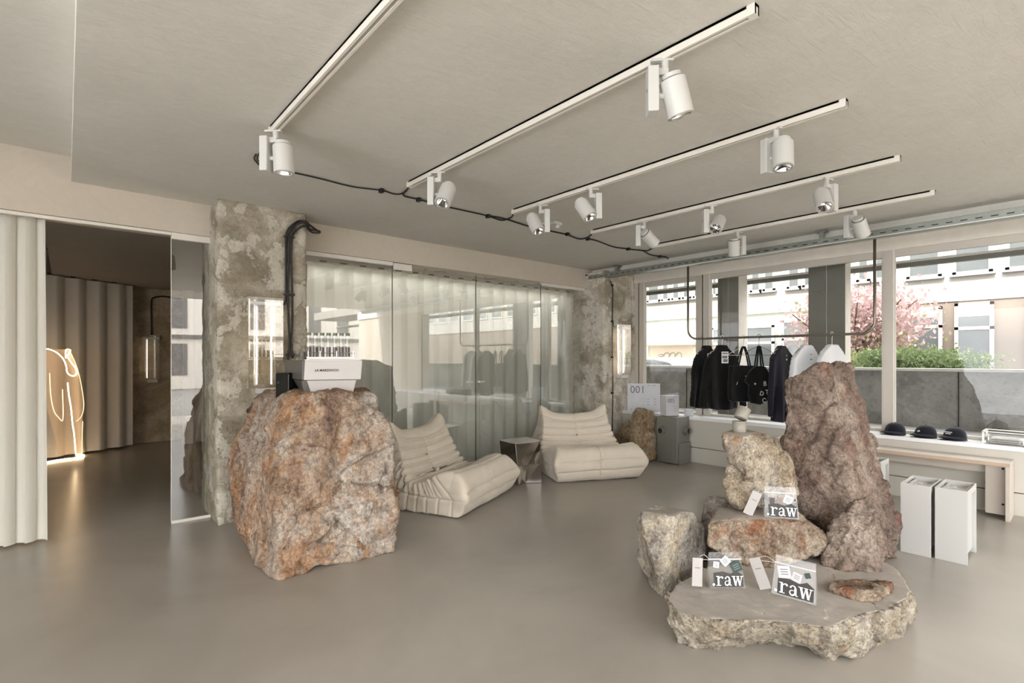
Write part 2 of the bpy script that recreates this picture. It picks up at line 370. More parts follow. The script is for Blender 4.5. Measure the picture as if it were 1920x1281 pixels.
def concrete(name, cols, sc=2.0, seed=0, bs=.6, lines=0):
    m, nt, b = newmat(name)
    co = coords(nt, (1, 1, 1), (0, 0, 0), (seed, seed, seed))
    n = nz(nt, co, sc, 10, .62, .5); n2 = nz(nt, co, sc*1.7, 10, .66, .25); n3 = nz(nt, co, 26, 6, .7)
    c = ramp(nt, n, [(.36, cols[0]), (.5, cols[1]), (.64, cols[2])])
    pm = ramp(nt, n2, [(.5, (0, 0, 0)), (.54, (1, 1, 1))])
    c = mixc(nt, nd(nt, 'ShaderNodeMath', {0: pm, 1: .6}, operation='MULTIPLY').outputs[0], c, cols[3])
    c = mixc(nt, .8, c, ramp(nt, n3, [(.3, (.66, .64, .6)), (.45, (1, 1, 1)), (.75, (1.12, 1.12, 1.1))]), 'MULTIPLY')
    cr = ramp(nt, nz(nt, coords(nt, (1, 1, 2.5), (.3, .2, 0), (seed, 0, 0)), 1.6, 6, .6, 1.5), [(.487, (1, 1, 1)), (.5, (.55, .5, .46)), (.513, (1, 1, 1))])
    c = mixc(nt, .35, c, cr, 'MULTIPLY')
    nt.links.new(c, b.inputs['Base Color']); b.inputs['Roughness'].default_value = .85; b.inputs['Specular IOR Level'].default_value = .2
    h = nd(nt, 'ShaderNodeMath', {0: n3, 1: nd(nt, 'ShaderNodeMath', {0: pm, 1: .25}, operation='MULTIPLY').outputs[0]}, operation='ADD').outputs[0]
    bump(nt, b, h, bs, .02); return m
M_pillar = concrete('stripped_concrete', [srgb(142, 133, 116), srgb(172, 163, 146), srgb(206, 199, 186), srgb(222, 216, 203)], 3.2, 3, .9)
M_pillar2 = concrete('patchy_plaster', [srgb(150, 141, 124), srgb(186, 177, 161), srgb(220, 214, 203), srgb(228, 222, 212)], 2.6, 8, .6)
M_rough = concrete('rubble_wall', [srgb(146, 132, 112), srgb(180, 166, 144), srgb(206, 192, 170), srgb(160, 144, 122)], 1.4, 12, .8)
def floor_mat():
    m, nt, b = newmat('polished_screed'); co = coords(nt, loc=(.3, .7, 3.37))
    n = nz(nt, co, .9, 8, .6, .7); n2 = nz(nt, coords(nt, (1, 2.2, 1), (0, 0, .7), (1, 2, 5.37)), 2.5, 5, .55, .4)
    c = ramp(nt, n, [(.34, srgb(149, 143, 134)), (.66, srgb(165, 159, 150))])
    c = mixc(nt, .3, c, ramp(nt, n2, [(.3, (.95, .95, .95)), (.7, (1.04, 1.04, 1.03))]), 'MULTIPLY')
    nt.links.new(c, b.inputs['Base Color']); b.inputs['Specular IOR Level'].default_value = .5
    b.inputs['Roughness'].default_value = .28
    bump(nt, b, nz(nt, co, 2.2, 1, .4, 0), .04, .02); return m
M_floor = floor_mat()
M_ground = mat('asphalt', srgb(120, 118, 114), .9, var=.08)
M_parapet = concrete('grey_parapet', [srgb(108, 106, 104), srgb(126, 124, 121), srgb(146, 144, 140), srgb(132, 130, 127)], 1.6, 18, .3)
M_facade = mat('white_render', srgb(158, 154, 148), .8, var=.02, vs=1)
M_tan = mat('tan_cladding', srgb(112, 100, 90), .7, var=.06, vs=1.5)
M_pane = mat('far_window_pane', srgb(84, 88, 90), .15, spec=.8, var=.15, vs=.8)
M_wframe = mat('far_window_frame', srgb(184, 180, 174), .6)
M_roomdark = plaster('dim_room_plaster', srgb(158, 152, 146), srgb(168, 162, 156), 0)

# ------------------------------------------------------------------ room shell
WY, WX, GX, CZ = 4.936, 6.15, 6.42, 2.64      # partition plane, low wall front, glazing plane, ceiling height
BZ = 2.375                                     # underside of the beam
X0, Y0 = -4.2, -4.2
struct('floor', MB().box((X0, Y0, -.12), (GX + .1, 13.0, 0)), M_floor)
YC = -3.0
struct('ceiling', MB().box((0.03, YC, CZ), (GX + .25, WY + .25, CZ + .3)).box((-3.4, YC, 2.82), (0.03, WY + .25, 3.0)), M_ceil)
struct('trim_1', MB().box((5.86, YC, 2.585), (GX + .1, WY, CZ)), M_ceil)
struct('wall_partition', MB().box((X0, WY, BZ + .0), (GX + .1, WY + .25, 2.98)), M_wall)
struct('wall_left', MB().box((X0 - .1, 2.4, 0), (X0, 13, 3.0)), M_wall)
# back room
struct('wall_back', MB().box((X0, 10.05, 0), (6.5, 10.25, 3.0)), M_rough)
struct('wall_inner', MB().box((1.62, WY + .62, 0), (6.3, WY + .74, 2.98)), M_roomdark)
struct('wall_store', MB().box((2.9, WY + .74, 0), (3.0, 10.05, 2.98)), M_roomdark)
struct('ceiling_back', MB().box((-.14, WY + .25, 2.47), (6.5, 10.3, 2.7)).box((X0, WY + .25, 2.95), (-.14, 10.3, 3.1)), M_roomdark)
struct('wall_upper_shade', MB().box((X0 - 8, YC + .2, 3.12), (GX + .5, 60, 13.2)), M_wall)  # unseen upper storeys, added and sized to shade the street
struct('wall_light_block', MB().box((GX, Y0, .5), (GX + .15, -.62, 3.0)), M_wall)  # unseen stretch made solid to cut daylight entering from the right
# low wall under the window
struct('wall_window', MB().box((WX, Y0, .20), (GX + .02, WY - .2, .55)), M_low)
struct('baseboard_window', MB().box((WX + .012, Y0, 0), (GX, WY - .2, .19)), M_low)
struct('trim_2', MB().box((WX - .012, Y0, .55), (GX + .06, WY - .28, .59)), M_sill, bev=.004)
struct('trim_3', MB().box((GX - .04, Y0, 2.46), (GX + .06, WY, CZ)), mat('fanlight_board', srgb(224, 218, 208), .6))
# pillars
def pillar(name, x0, x1, y0, y1, z1, m, seed):
    me = rockify(MB().box((x0, y0, -.0), (x1, y1, z1)).mesh(), .03, .011, seed, freq=3.5, facet=.3, sm=1, fine=.9, step=.3)
    o = link(name, me, m, smooth=True); o['kind'] = 'structure'; return o
pillar('pillar', .92, 1.63, 4.665, 5.2, 2.655, M_pillar, 2)
pillar('pillar', 5.72, 6.40, 4.60, 5.2, 2.60, M_pillar2, 5)
# ------------------------------------------------------------------ glazed partition
AP = MB()
GY = WY + .05
cuts = [1.60, 2.64, 3.755, 4.85, 5.76]
M_clamp = M_frame_pale
for i in range(4):
    a, b = cuts[i] + .004, cuts[i+1] - .004
    kinds = ['fixed left end', 'left swinging', 'right swinging', 'fixed right end']
    t = thing('glass_door' if i in (1, 2) else 'glass_panel', ['clear glass panel beside the concrete pillar, behind the coffee machine', 'left glass door leaf with small bar handle, behind the left lounge chair', 'right glass door leaf with small bar handle, behind the steel side table', 'narrow glass panel beside the corner pillar, behind the right lounge chair'][i], 'glass door' if i in (1, 2) else 'glass panel', ((a+b)/2, GY, 0))
    MB().box((a, GY-.005, .012), (b, GY+.005, BZ-.02)).build('pane', M_glassA, t, world=True)
    if i == 0: MB().box((a, GY-.02, BZ-.034), (b, GY+.02, BZ+.0)).build('top_rail', M_frame_pale, t, world=True)
    if i == 3: MB().box((a, GY-.02, BZ-.04), (b+.1, GY+.02, BZ+.0)).build('top_rail', M_frame_pale, t, world=True)
    if i == 1:
        MB().box((a, GY-.018, BZ-.07), (a+.22, GY+.018, BZ-.005)).build('hinge', M_frame_pale, t, world=True)
    if i in (0, 1, 2):
        x = b if i < 2 else b
        MB().box((b-.003, GY-.006, .012), (b+.003, GY+.006, BZ-.02)).build('edge_seal', mat('glass_edge', srgb(70, 84, 78), .3), t, world=True)
    if i in (1, 2):
        x = b - .10 if i == 1 else a + .07
        MB().box((x-.035, GY-.03, 1.055), (x+.035, GY-.006, 1.075)).cyl((x, GY-.02, 1.065), (x, GY+.02, 1.065), .008).build('handle', M_alu, t, world=True)
        MB().box(((b-.08) if i == 1 else a, GY-.015, .0), (b if i == 1 else a+.08, GY+.015, .06)).build('floor_hinge', M_alu, t, world=True)
t = thing('glass_panel', 'narrow clear glass panel left of the concrete pillar at the dark doorway', 'glass panel', (.77, GY, 0))
MB().box((.65, GY-.005, .02), (.93, GY+.005, BZ-.03)).build('pane', M_glassA, t, world=True)
MB().box((.65, GY-.02, BZ-.05), (.93, GY+.02, BZ+.0)).build('top_rail', M_frame_pale, t, world=True)
MB().box((.65, GY-.012, 0), (.93, GY+.012, .022)).build('bottom_rail', M_frame_pale, t, world=True)
MB().box((.647, GY-.006, .02), (.651, GY+.006, BZ-.03)).build('edge', M_frame_pale, t, world=True)

struct('trim_5', MB().box((-1.6, GY-.02, 2.352), (.648, GY+.02, 2.374)), M_frame_pale)
# ------------------------------------------------------------------ curtains
def curtain(name, label, p0, p1, z0, z1, amp, per, m, seed=0, hem=None, group=None, gliders=0, phase=0, slot_off=.05):
    p0, p1 = Vector(p0), Vector(p1); L = (p1 - p0).length; u = (p1 - p0)/L; v = Vector((-u.y, u.x))
    n = int(L/per*14); rows = [0, .02, .3, .6, .97, 1]
    if hem: rows = [0, hem/(z1-z0), hem/(z1-z0)+.002] + rows[2:]
    vs = []
    for r in rows:
        for i in range(n+1):
            s = i/n*L; ph = s/per*2*math.pi + phase + .5*noise.noise(Vector((s*1.3, seed, 0)))
            k = .75 + .25*(1-r) + .12*noise.noise(Vector((s*2, r*1.5, seed)))
            c = math.sin(ph); c = math.copysign(abs(c)**.75, c)
            off = amp*k*c; q = p0 + u*(s + .012*math.sin(ph*2+1) + .02*(1-r)*noise.noise(Vector((s*3, 5, seed)))) + v*off
            vs.append((q.x, q.y, z0 + r*(z1-z0)))
    w_ = n+1; nr = len(rows)
    fs = [(j*w_+i, j*w_+i+1, (j+1)*w_+i+1, (j+1)*w_+i) for j in range(nr-1) for i in range(n)]
    t = thing(name, label, 'curtain', (((p0+p1)/2).x, ((p0+p1)/2).y, z0), group=group)
    MB().add(vs, fs).build('cloth', m, t, world=True, smooth=True)
    if hem:
        hv = [Vector(x) for x in vs[:2*w_]]
        o = MB().add([h - Vector((v.x, v.y, 0))*.004 for h in hv], [f for f in fs if max(f) < 2*w_]).build('hem', m, t, world=True, smooth=True)
    if gliders:
        k = int(L/per)
        for i in range(k):
            s = (i+.5)*per - phase/(2*math.pi)*per; q = p0 + u*s
            MB().obox((q.x, q.y - slot_off, z1+.012), (.035*u.x, .035*u.y, 0), (0, .006, 0), (0, 0, .007)).build('rail_slot', M_dark, t, world=True)
    return t
curtain('curtain', 'ivory pleated curtain at the left edge of the doorway', (-1.55, 5.16), (-.1, 5.10), .02, 2.37, .032, .105, M_curt, 1, hem=.14)
curtain('curtain', 'long ivory wave curtain behind the glass partition', (1.45, 5.28), (5.85, 5.28), .02, 2.33, .03, .215, M_curt_glass, 2, gliders=1)
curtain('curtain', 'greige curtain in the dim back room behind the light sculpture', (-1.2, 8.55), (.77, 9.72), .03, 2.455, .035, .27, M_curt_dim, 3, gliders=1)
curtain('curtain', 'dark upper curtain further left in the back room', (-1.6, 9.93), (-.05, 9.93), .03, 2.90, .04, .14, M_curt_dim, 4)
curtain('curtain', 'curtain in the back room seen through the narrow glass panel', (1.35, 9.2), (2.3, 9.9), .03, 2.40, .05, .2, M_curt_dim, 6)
struct('trim_4', MB().box((1.6, WY + .30, 2.335), (5.9, WY + .50, BZ + .2)), M_wall)

# ------------------------------------------------------------------ window wall
def yat(px): return onX(px, 672, GX).y
my = [(yat(1192), yat(1208)), (yat(1308), yat(1331)), (yat(1657), yat(1675)), (-.7, -.5)]
win_labels = 0
for i in range(len(my) - 1):
    ya, yb = my[i][1], my[i+1][0]           # ya > yb
    mb = MB().box((GX-.03, my[i][0], .59), (GX+.05, my[i][1], 2.62))
    mb.box((GX-.02, ya, 2.39), (GX+.04, yb, 2.46)).box((GX-.02, ya, .59), (GX+.04, yb, .62))
    mb.box((GX-.025, ya, .59), (GX+.03, ya-.018, 2.46)).box((GX-.025, yb, .59), (GX+.03, yb+.012, 2.46))
    f = mb.build('window_%d' % (i+1), M_frame); f['kind'] = 'structure'
    MB().box((GX+.008, ya-.018, .62), (GX+.016, yb+.012, 2.39)).build('pane', M_glassB, f)
    MB().box((GX-.028, ya-.002, .6), (GX-.022, ya-.014, 2.6)).build('edge_strip', M_frame_pale, f)
    if i < 2:
        MB().box((GX-.03, (my[i][0]+my[i][1])/2-.006, .6), (GX-.028, (my[i][0]+my[i][1])/2+.006, 2.6)).build('joint', M_dark, f)
struct('wall_corner', MB().box((6.36, yat(1192), 0), (GX+.1, WY+.2, 2.7)), M_pillar2)
# galvanised cable tray along the window
TX = 5.72
t = thing('cable_tray', 'long galvanised cable tray with slots hanging under the ceiling along the window', 'cable tray', (TX, 1.0, 2.49))
MB().box((TX-.002, WY, 2.49), (TX, -2.5, 2.55)).box((TX, WY, 2.49), (TX+.12, -2.5, 2.493)).box((TX+.118, WY, 2.49), (TX+.12, -2.5, 2.55)).build('channel', M_galv, t, world=True)
y = WY - .06
while y > .1: MB().box((TX-.003, y, 2.512), (TX-.0021, y-.045, 2.520)).build('slot', M_dark, t, world=True); y -= .095
for y in (4.42, 1.86): MB().box((TX+.02, y-.02, 2.55), (TX+.06, y+.02, CZ)).box((TX, y-.05, 2.62), (TX+.1, y+.05, 2.633)).build('hanger_bracket', M_galv, t, world=True)
MB().box((TX-.012, WY, 2.545), (TX-.002, WY-.03, 2.565)).build('end_cap', M_dark, t, world=True)
wire('led_strip', [(TX-.008, 3.5, 2.488), (TX-.008, 2.5, 2.487), (TX-.008, 1.2, 2.489), (TX-.008, -.2, 2.487), (TX-.008, -2, 2.488)], .006, mat('pale_conduit', srgb(235, 235, 232), .25, .2), t, world=True)
# clothes rail
RX = 6.0
ya, yb = onX(1290, 630, RX).y, onX(1640, 630, RX).y; zr = 1.595
t = thing('clothes_rail', 'U-shaped raw steel clothes rail hanging from the ceiling by the window', 'clothes rail', (RX, (ya+yb)/2, zr))
rr = .12; pts = [(RX, ya, 2.60), (RX, ya, zr+rr)]
pts += [(RX, ya - rr*(1-math.cos(a)), zr + rr*(1-math.sin(a))) for a in [R(k*15) for k in range(1, 7)]]
pts += [(RX, yb + rr*(1-math.cos(a)), zr + rr*(1-math.sin(a))) for a in [R(k*15) for k in range(6, 0, -1)]]
pts += [(RX, yb, zr+rr), (RX, yb, 2.60)]
wire('rail', pts, .0135, M_pipe, t, world=True, smooth=0, n=12)
for y in (ya, yb): MB().cyl((RX, y, 2.575), (RX, y, 2.59), .035).build('ceiling_flange', M_pipe, t, world=True)

# ------------------------------------------------------------------ street outside
struct('ground', MB().box((GX+.1, -18, -.4), (8.6, 60, .43)).box((8.6, -30, -.6), (60, 60, -.1)).box((X0-30, -30, -.4), (GX+.1, Y0, -.02)), M_ground)
t = tag(MB().box((8.6, -6, -.1), (8.8, 40, 1.18)).build('street_parapet', M_parapet), 'grey concrete parapet wall running outside the shop windows', 'wall')
MB().box((8.56, -6, 1.18), (8.84, 40, 1.215)).build('coping', mat('parapet_coping', srgb(176, 172, 166), .7), t)
for k in range(9): MB().box((8.592, 1.2 + k*1.9, .45), (8.599, 1.212 + k*1.9, 1.17)).build('joint', M_dark, t)
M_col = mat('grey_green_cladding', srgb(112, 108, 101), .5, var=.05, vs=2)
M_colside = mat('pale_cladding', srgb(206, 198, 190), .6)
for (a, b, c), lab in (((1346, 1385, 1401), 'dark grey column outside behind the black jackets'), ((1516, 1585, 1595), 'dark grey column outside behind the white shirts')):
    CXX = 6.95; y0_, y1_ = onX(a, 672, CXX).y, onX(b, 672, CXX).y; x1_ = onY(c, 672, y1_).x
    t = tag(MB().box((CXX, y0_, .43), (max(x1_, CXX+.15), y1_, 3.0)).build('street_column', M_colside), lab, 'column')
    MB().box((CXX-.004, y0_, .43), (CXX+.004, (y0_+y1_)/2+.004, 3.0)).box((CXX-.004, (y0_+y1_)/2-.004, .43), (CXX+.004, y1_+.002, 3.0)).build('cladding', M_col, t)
t = tag(MB().box((7.3, -8, 2.40), (7.36, 9, 2.45)).build('reflection_rail', M_dark and mat('reflection_dark', srgb(120, 116, 110), .5, .3)), 'dark awning rail running across outside above the windows', 'reflection')  # bars added outside for the cable tray mirrored in the glass
MB().box((7.28, -8, 2.45), (7.34, 9, 2.475)).build('reflection_strip', mat('reflection_pale', srgb(236, 234, 228), .4), t)
MB().box((6.5, -8, 2.66), (7.6, 9, 2.9)).build('soffit', M_facade, t)
# building across the street
FX = 20.0
bd = tag(MB().box((FX, -32, 3.05), (FX+6, 62, 12.5)).build('office_building', M_facade), 'pale office building with window rows across the street', 'building')
yd = onX(1640, 672, FX).y
MB().box((FX+.05, -32, -.1), (FX+5, yd, 3.05)).build('tan_ground_floor', M_tan, bd)
M_glz = mat('pale_green_glazing', srgb(206, 210, 200), .3, var=.05, vs=.6)
MB().box((FX+.15, yd, -.1), (FX+5, 62, 3.05)).build('glazed_ground_floor', M_glz, bd)
def far_window(a, b, z0, z1, bars=1, blind=0, x=FX, f=.09):
    m_ = MB(); y0_, y1_ = onX(a, 672, x).y, onX(b, 672, x).y
    m_.box((x-.05, y0_, z0), (x+.02, y0_-f, z1)).box((x-.05, y1_, z0), (x+.02, y1_+f, z1)).box((x-.05, y0_, z0), (x+.02, y1_, z0+f)).box((x-.05, y0_, z1-f), (x+.02, y1_, z1))
    if bars: m_.box((x-.05, y0_, z0+(z1-z0)*.68), (x+.02, y1_, z0+(z1-z0)*.68+f))
    w_ = m_.build('window', M_wframe, bd)
    MB().box((x-.02, y0_-.02, z0+.02), (x-.005, y1_+.02, z1-.02)).build('pane', M_pane, w_)
    if blind: MB().box((x-.03, y0_-f, z1-blind), (x-.021, y1_+f, z1-f)).build('blind', M_wframe, w_)
    MB().box((x-.16, y0_+.06, z0-.06), (x, y1_-.06, z0)).build('window_ledge', M_greyprint, w_)
for a, b in ((1214, 1238), (1241, 1256), (1260, 1276), (1280, 1296), (1300, 1314), (1334, 1347), (1407, 1428), (1431, 1454), (1476, 1502), (1505, 1530), (1606, 1632), (1638, 1662)):
    far_window(a, b, 3.88, 5.6, 0)
far_window(1700, 1766, 3.82, 5.7, 0); far_window(1786, 1862, 3.82, 5.7, 0); far_window(1885, 1960, 3.82, 5.7, 0); far_window(2000, 2080, 3.82, 5.7, 0)
far_window(1703, 1767, .9, 2.92, 1, .32); far_window(1790, 1864, .5, 2.98, 1, .4); far_window(1925, 2000, .5, 2.98, 1, .4)
far_window(1398, 1452, .4, 2.6, 1); far_window(1466, 1520, .4, 2.75, 1); far_window(1335, 1390, .4, 2.6, 1)
y_ = 16.0
while y_ < 60:
    MB().box((FX+.08, y_, -.1), (FX+.16, y_+.12, 3.05)).build('mullion', M_wframe, bd); y_ += 3.1
for k in range(14):
    y_ = -22 + k*1.5 - 8
    w_ = MB().box((FX-.05, y_, 3.8), (FX+.02, y_+1.1, 5.6)).build('window', M_wframe, bd)
    MB().box((FX-.06, y_+.08, 3.88), (FX-.051, y_+1.02, 5.5)).build('pane', M_pane, w_)
# white building behind the camera (mirrored in the glass)
bk = tag(MB().box((-14, -17, -.1), (14, -22, 4.9)).build('corner_building', mat('bright_render', srgb(236, 230, 220), .8, var=.02)), 'white building with narrow windows, mirrored in the glass partition', 'building')
for k in range(18):
    x = -13 + k*1.5
    for z0_, z1_ in ((.6, 2.0), (2.7, 4.2)):
        w_ = MB().box((x, -16.97, z0_), (x+.62, -17, z1_)).build('window', M_greyprint, bk)
MB().box((-14, -16.9, 2.25), (14, -17, 2.4)).build('cornice', M_greyprint, bk)
# kiosk and car
c = onX(1256, 672, 16.0)
kx, ky = c.x, c.y
t = tag(MB().box((kx, ky-.9, -.1), (kx+1.5, ky+.9, 1.8)).build('street_kiosk', mat('beige_kiosk', srgb(214, 196, 172), .7)), 'beige kiosk with flat roof and scribbled mark across the street', 'kiosk')
MB().box((kx-.25, ky-1.15, 1.8), (kx+1.6, ky+1.3, 1.88)).build('roof', mat('kiosk_roof', srgb(188, 172, 152), .7), t)
for j, dy in enumerate((.35, .12, -.12, -.36)):
    wire('graffiti', [(kx-.01, ky+dy+.1*math.cos(a), 1.45 + (.1 if j else .04)*math.sin(a)) for a in [R(k*40) for k in range(9)]], .012, M_greyprint, t, smooth=2)
def car(px, label):
    c = onX(px, 672, 12.2); t = thing('parked_car', label, 'car', (c.x, c.y, -.1), R(90))
    prof = [(-2.2, .35), (-2.2, .75), (-1.9, .92), (-1.2, 1.0), (-.55, 1.38), (-.1, 1.47), (.7, 1.46), (1.3, 1.32), (1.9, 1.0), (2.2, .9), (2.25, .4), (1.9, .3), (-1.9, .3)]
    MB().prism([(x, -.85, z) for x, z in prof], (0, 1.7, 0)).build('body', mat('white_car_paint', srgb(226, 228, 232), .25), t, bev=.06, seg=3)
    gp = [(-1.02, 1.03), (-.5, 1.34), (-.08, 1.42), (.68, 1.41), (1.22, 1.28), (1.6, 1.06)]
    for s in (-1, 1): MB().prism([(x, s*.853, z) for x, z in gp], (0, s*.004, 0)).build('side_window', M_pane, t)
    for x in (-1.4, 1.4):
        for s in (-.8, .8): MB().cyl((x, s-.1, .33), (x, s+.1, .33), .33, n=24).build('wheel', M_black, t)
car(1256, 'white car parked in the street, only its roof above the parapet')
def foliage(n, c, rad, size, seed, lo=-1, clump=.45, k=14):
    rnd = random.Random(seed); mb = MB(); cl = []
    for _ in range(k):
        while True:
            p = Vector((rnd.uniform(-1, 1), rnd.uniform(-1, 1), rnd.uniform(lo, 1)))
            if p.length < 1: break
        cl.append(p)
    for _ in range(n):
        q = rnd.choice(cl) + Vector([rnd.gauss(0, clump*.5) for _ in range(3)])
        p = Vector(c) + Vector((q.x*rad[0], q.y*rad[1], max(q.z, lo)*rad[2]))
        e = Euler([rnd.uniform(0, 6.28) for _ in range(3)]).to_matrix(); s = size*rnd.uniform(.5, 1.3)
        a, b = e @ Vector((s, 0, 0)), e @ Vector((0, s*.6, 0))
        mb.add([p-a, p-b, p+a, p+b], [(0, 1, 2, 3)])
    return mb
def leafmat(name, cols):
    m, nt, b = newmat(name); co = coords(nt)
    n = nz(nt, co, 7, 5, .8); nt.links.new(ramp(nt, n, [(.3, cols[0]), (.5, cols[1]), (.68, cols[2])]), b.inputs['Base Color']); b.inputs['Roughness'].default_value = .7
    out = nt.nodes['Material Output']; t = nd(nt, 'ShaderNodeBsdfTranslucent', {0: c4(cols[1])}).outputs[0]
    nt.links.new(nd(nt, 'ShaderNodeMixShader', {0: .4, 1: b.outputs[0], 2: t}).outputs[0], out.inputs[0]); return m
c = onX(1606, 672, 13.5)
t = thing('cherry_tree', 'pink blossoming cherry tree in the street', 'tree', (c.x, c.y, -.1))
rnd = random.Random(4); M_bark = mat('bark', srgb(92, 74, 62), .9)
MB().cyl((0, 0, 0), (.05, .1, 1.6), .12, .08).build('trunk', M_bark, t)
for k in range(9):
    a = k*.7; wire('branch', [(.05, .1, 1.2 + .06*k), (.5*math.cos(a), .5*math.sin(a)+.1, 1.7+.05*k), (1.2*math.cos(a), 1.2*math.sin(a)+.1, 2.3+.06*k)], .016, M_bark, t, smooth=3, n=5)
o = foliage(9000, (0, .0, 2.05), (1.1, 1.15, .85), .055, 3, -1, .5, 26).build('blossom', leafmat('cherry_blossom', [srgb(146, 116, 114), srgb(184, 156, 154), srgb(204, 188, 184)]), t); o['kind'] = 'stuff'
o = foliage(900, (0, .0, 1.75), (1.1, 1.15, .9), .05, 8, -1, .5, 20).build('young_leaves', leafmat('young_leaf', [srgb(104, 104, 60), srgb(140, 136, 86), srgb(168, 160, 116)]), t); o['kind'] = 'stuff'
c = onX(1712, 672, 9.9)
t = tag(foliage(7000, (0, 0, 0), (.5, .72, .22), .03, 5, -.9, .5, 30).build('garden_shrub', leafmat('shrub_green', [srgb(52, 66, 40), srgb(104, 120, 78), srgb(170, 176, 136)])), 'low spreading green shrub behind the parapet at the right', 'shrub'); t.location = (c.x, c.y, 1.27)
c = onX(1618, 672, 11.4)
t = tag(foliage(1500, (0, 0, 0), (.4, .45, .3), .04, 6, -.9, .5, 16).build('flowering_bush', leafmat('bush_yellow_green', [srgb(84, 100, 56), srgb(140, 148, 98), srgb(180, 172, 130)])), 'small pale green bush beneath the cherry tree', 'shrub'); t.location = (c.x, c.y, 1.2)

# ------------------------------------------------------------------ ceiling tracks and spotlights
TZ = 2.60
M_slot = mat('track_slot_grey', srgb(176, 171, 163), .5)
tr = [((503, 252), (757, 0)), ((766, 352), (1420, 28)), ((962, 402), (1588, 200)), ((1109, 439), (1689, 303)), ((1226, 464), (1755, 367))]
tlab = ['leftmost ceiling track, running out of the top of the picture', 'long ceiling track, second from the left', 'ceiling track in the middle of the five', 'ceiling track, second nearest the window', 'short ceiling track nearest the window']
TXs = []
for (a, b), lab in zip(tr, tlab):
    p, q = onz(*a, TZ), onz(b[0], max(b[1], 1), TZ); x = (p.x+q.x)/2; TXs.append(x)
    ye = q.y if b[1] > 2 else q.y - 1.2
    t = thing('track_rail', 'white ' + lab, 'ceiling track', (x, (p.y+ye)/2, TZ), math.atan2(-(q.x-p.x), q.y-p.y) if 0 else 0, 'ceiling spotlight tracks')
    MB().box((x-.018, p.y, TZ), (x-.007, ye, CZ-.001)).box((x+.007, p.y, TZ), (x+.018, ye, CZ-.001)).box((x-.018, p.y, CZ-.012), (x+.018, ye, CZ-.001)).build('profile', M_track, t, world=True)
    MB().box((x-.007, p.y-.04, TZ+.004), (x+.007, ye+.04, TZ+.010)).build('slot', M_slot, t, world=True)
    for e_, s in ((p.y, 1), (ye, -1)): MB().box((x-.019, e_, TZ-.001), (x+.019, e_+s*.03*-1, CZ-.001)).build('end_cap', M_track, t, world=True)
def spot(px, py, box_side, aim, label, ti, s=1.0):
    p = onz(px, py, TZ); x = TXs[ti]; yw = onX(px, py, x).y
    phi = math.atan2(box_side[1], box_side[0])
    dirw = RT*box_side[0] - FW*box_side[1]; rz = math.atan2(dirw.y, dirw.x)
    t = thing('track_spotlight', label, 'spotlight', (x, yw, TZ), rz, 'track spotlights')
    inv = Matrix.Rotation(-rz, 3, 'Z'); av = (inv @ (RT*aim[0] - FW*aim[1] + Vector((0, 0, aim[2])))).normalized()
    MB().cyl((0, 0, .004), (0, 0, -.05), .015).box((-.06, -.013, .006), (.035, .013, -.006)).build('track_adapter', M_white, t, bev=.003)
    MB().box((-.075, -.038, -.035), (-.03, .038, -.225)).box((-.05, -.014, -.035), (.014, .014, -.066)).build('driver_box', M_white, t, bev=.005)
    MB().box((-.0755, -.01, -.12), (-.075, .01, -.13)).build('rating_label', M_greyprint, t)
    hc = Vector((.045, 0, -.15)); b0, b1 = hc - av*.065, hc + av*.085
    h = MB().cyl(b0, b0 + av*.003, .050, .0535, n=32).cyl(b0 + av*.003, b1, .0535, n=32, cap=False).ring(b1 - av*.002, b1, .0535, .045, 32).build('lamp_head', M_white, t, smooth=False)
    for pl in h.data.polygons: pl.use_smooth = len(pl.vertices) == 4
    MB().cyl(b0 - av*.022, b0, .040, .040, n=28).build('heat_sink', M_white, t)
    MB().ring(b0 - av*.004, b0 - av*.001, .0445, .0405, 28).build('vent_ring', M_dark, t)
    MB().cyl(b1 - av*.05, b1 - av*.003, .024, .0455, n=28, cap=False).cyl(b1 - av*.052, b1 - av*.05, .024, n=28).build('reflector', M_chrome, t, smooth=True)
    MB().ring(b1 - av*.004, b1 + av*.002, .047, .0405, 28).build('snoot_ring', M_alu, t)
    MB().cyl(hc + Vector((-.085, 0, 0)), hc, .013).build('pivot', M_white, t)
    if ti == 0:
        pts = [(-.075, 0, -.10), (-.10, .01, -.11), (-.115, .01, -.14), (-.10, 0, -.16), (-.075, 0, -.165)]
        wire('cable_loop', pts, .004, M_black, t)
    return t
L, Rr = (1, 0), (-1, 0)
spot(517, 254, (1, .1), (.05, 0, -1), 'white spotlight at the end of the leftmost ceiling track', 0)
spot(824, 331, (1, .15), (-.22, .5, -.85), 'white spotlight near the far end of the second track, above the pillar cable', 1)
spot(1247, 124, (1, .1), (.3, -.12, -1), 'largest white spotlight, near the front of the second track', 1)
spot(1013, 393, (-1, .1), (.35, .4, -.85), 'white spotlight at the far end of the middle track', 2)
spot(1108, 364, (-1, .1), (.4, .4, -.8), 'second spotlight along the middle track, tilted right', 2)
spot(1455, 252, (.35, 1), (-.1, .22, -1), 'white spotlight hanging straight near the front of the middle track', 2)
spot(1208, 424, (1, .3), (.75, -.4, -.6), 'white spotlight turned away to the right at the far end of the fourth track', 3)
spot(1335, 388, (1, .1), (-.45, .6, -.6), 'white spotlight in the middle of the fourth track, lens towards the room', 3)
spot(1550, 346, (-1, .5), (-.2, .6, -.8), 'white spotlight near the front of the fourth track, box at its right', 3)
spot(1383, 434, (-1, .4), (.15, -.35, -.95), 'small white spotlight at the far part of the window track', 4)
spot(1603, 400, (.45, .9), (.55, -.35, -.75), 'white spotlight at the front of the window track, turned away', 4)
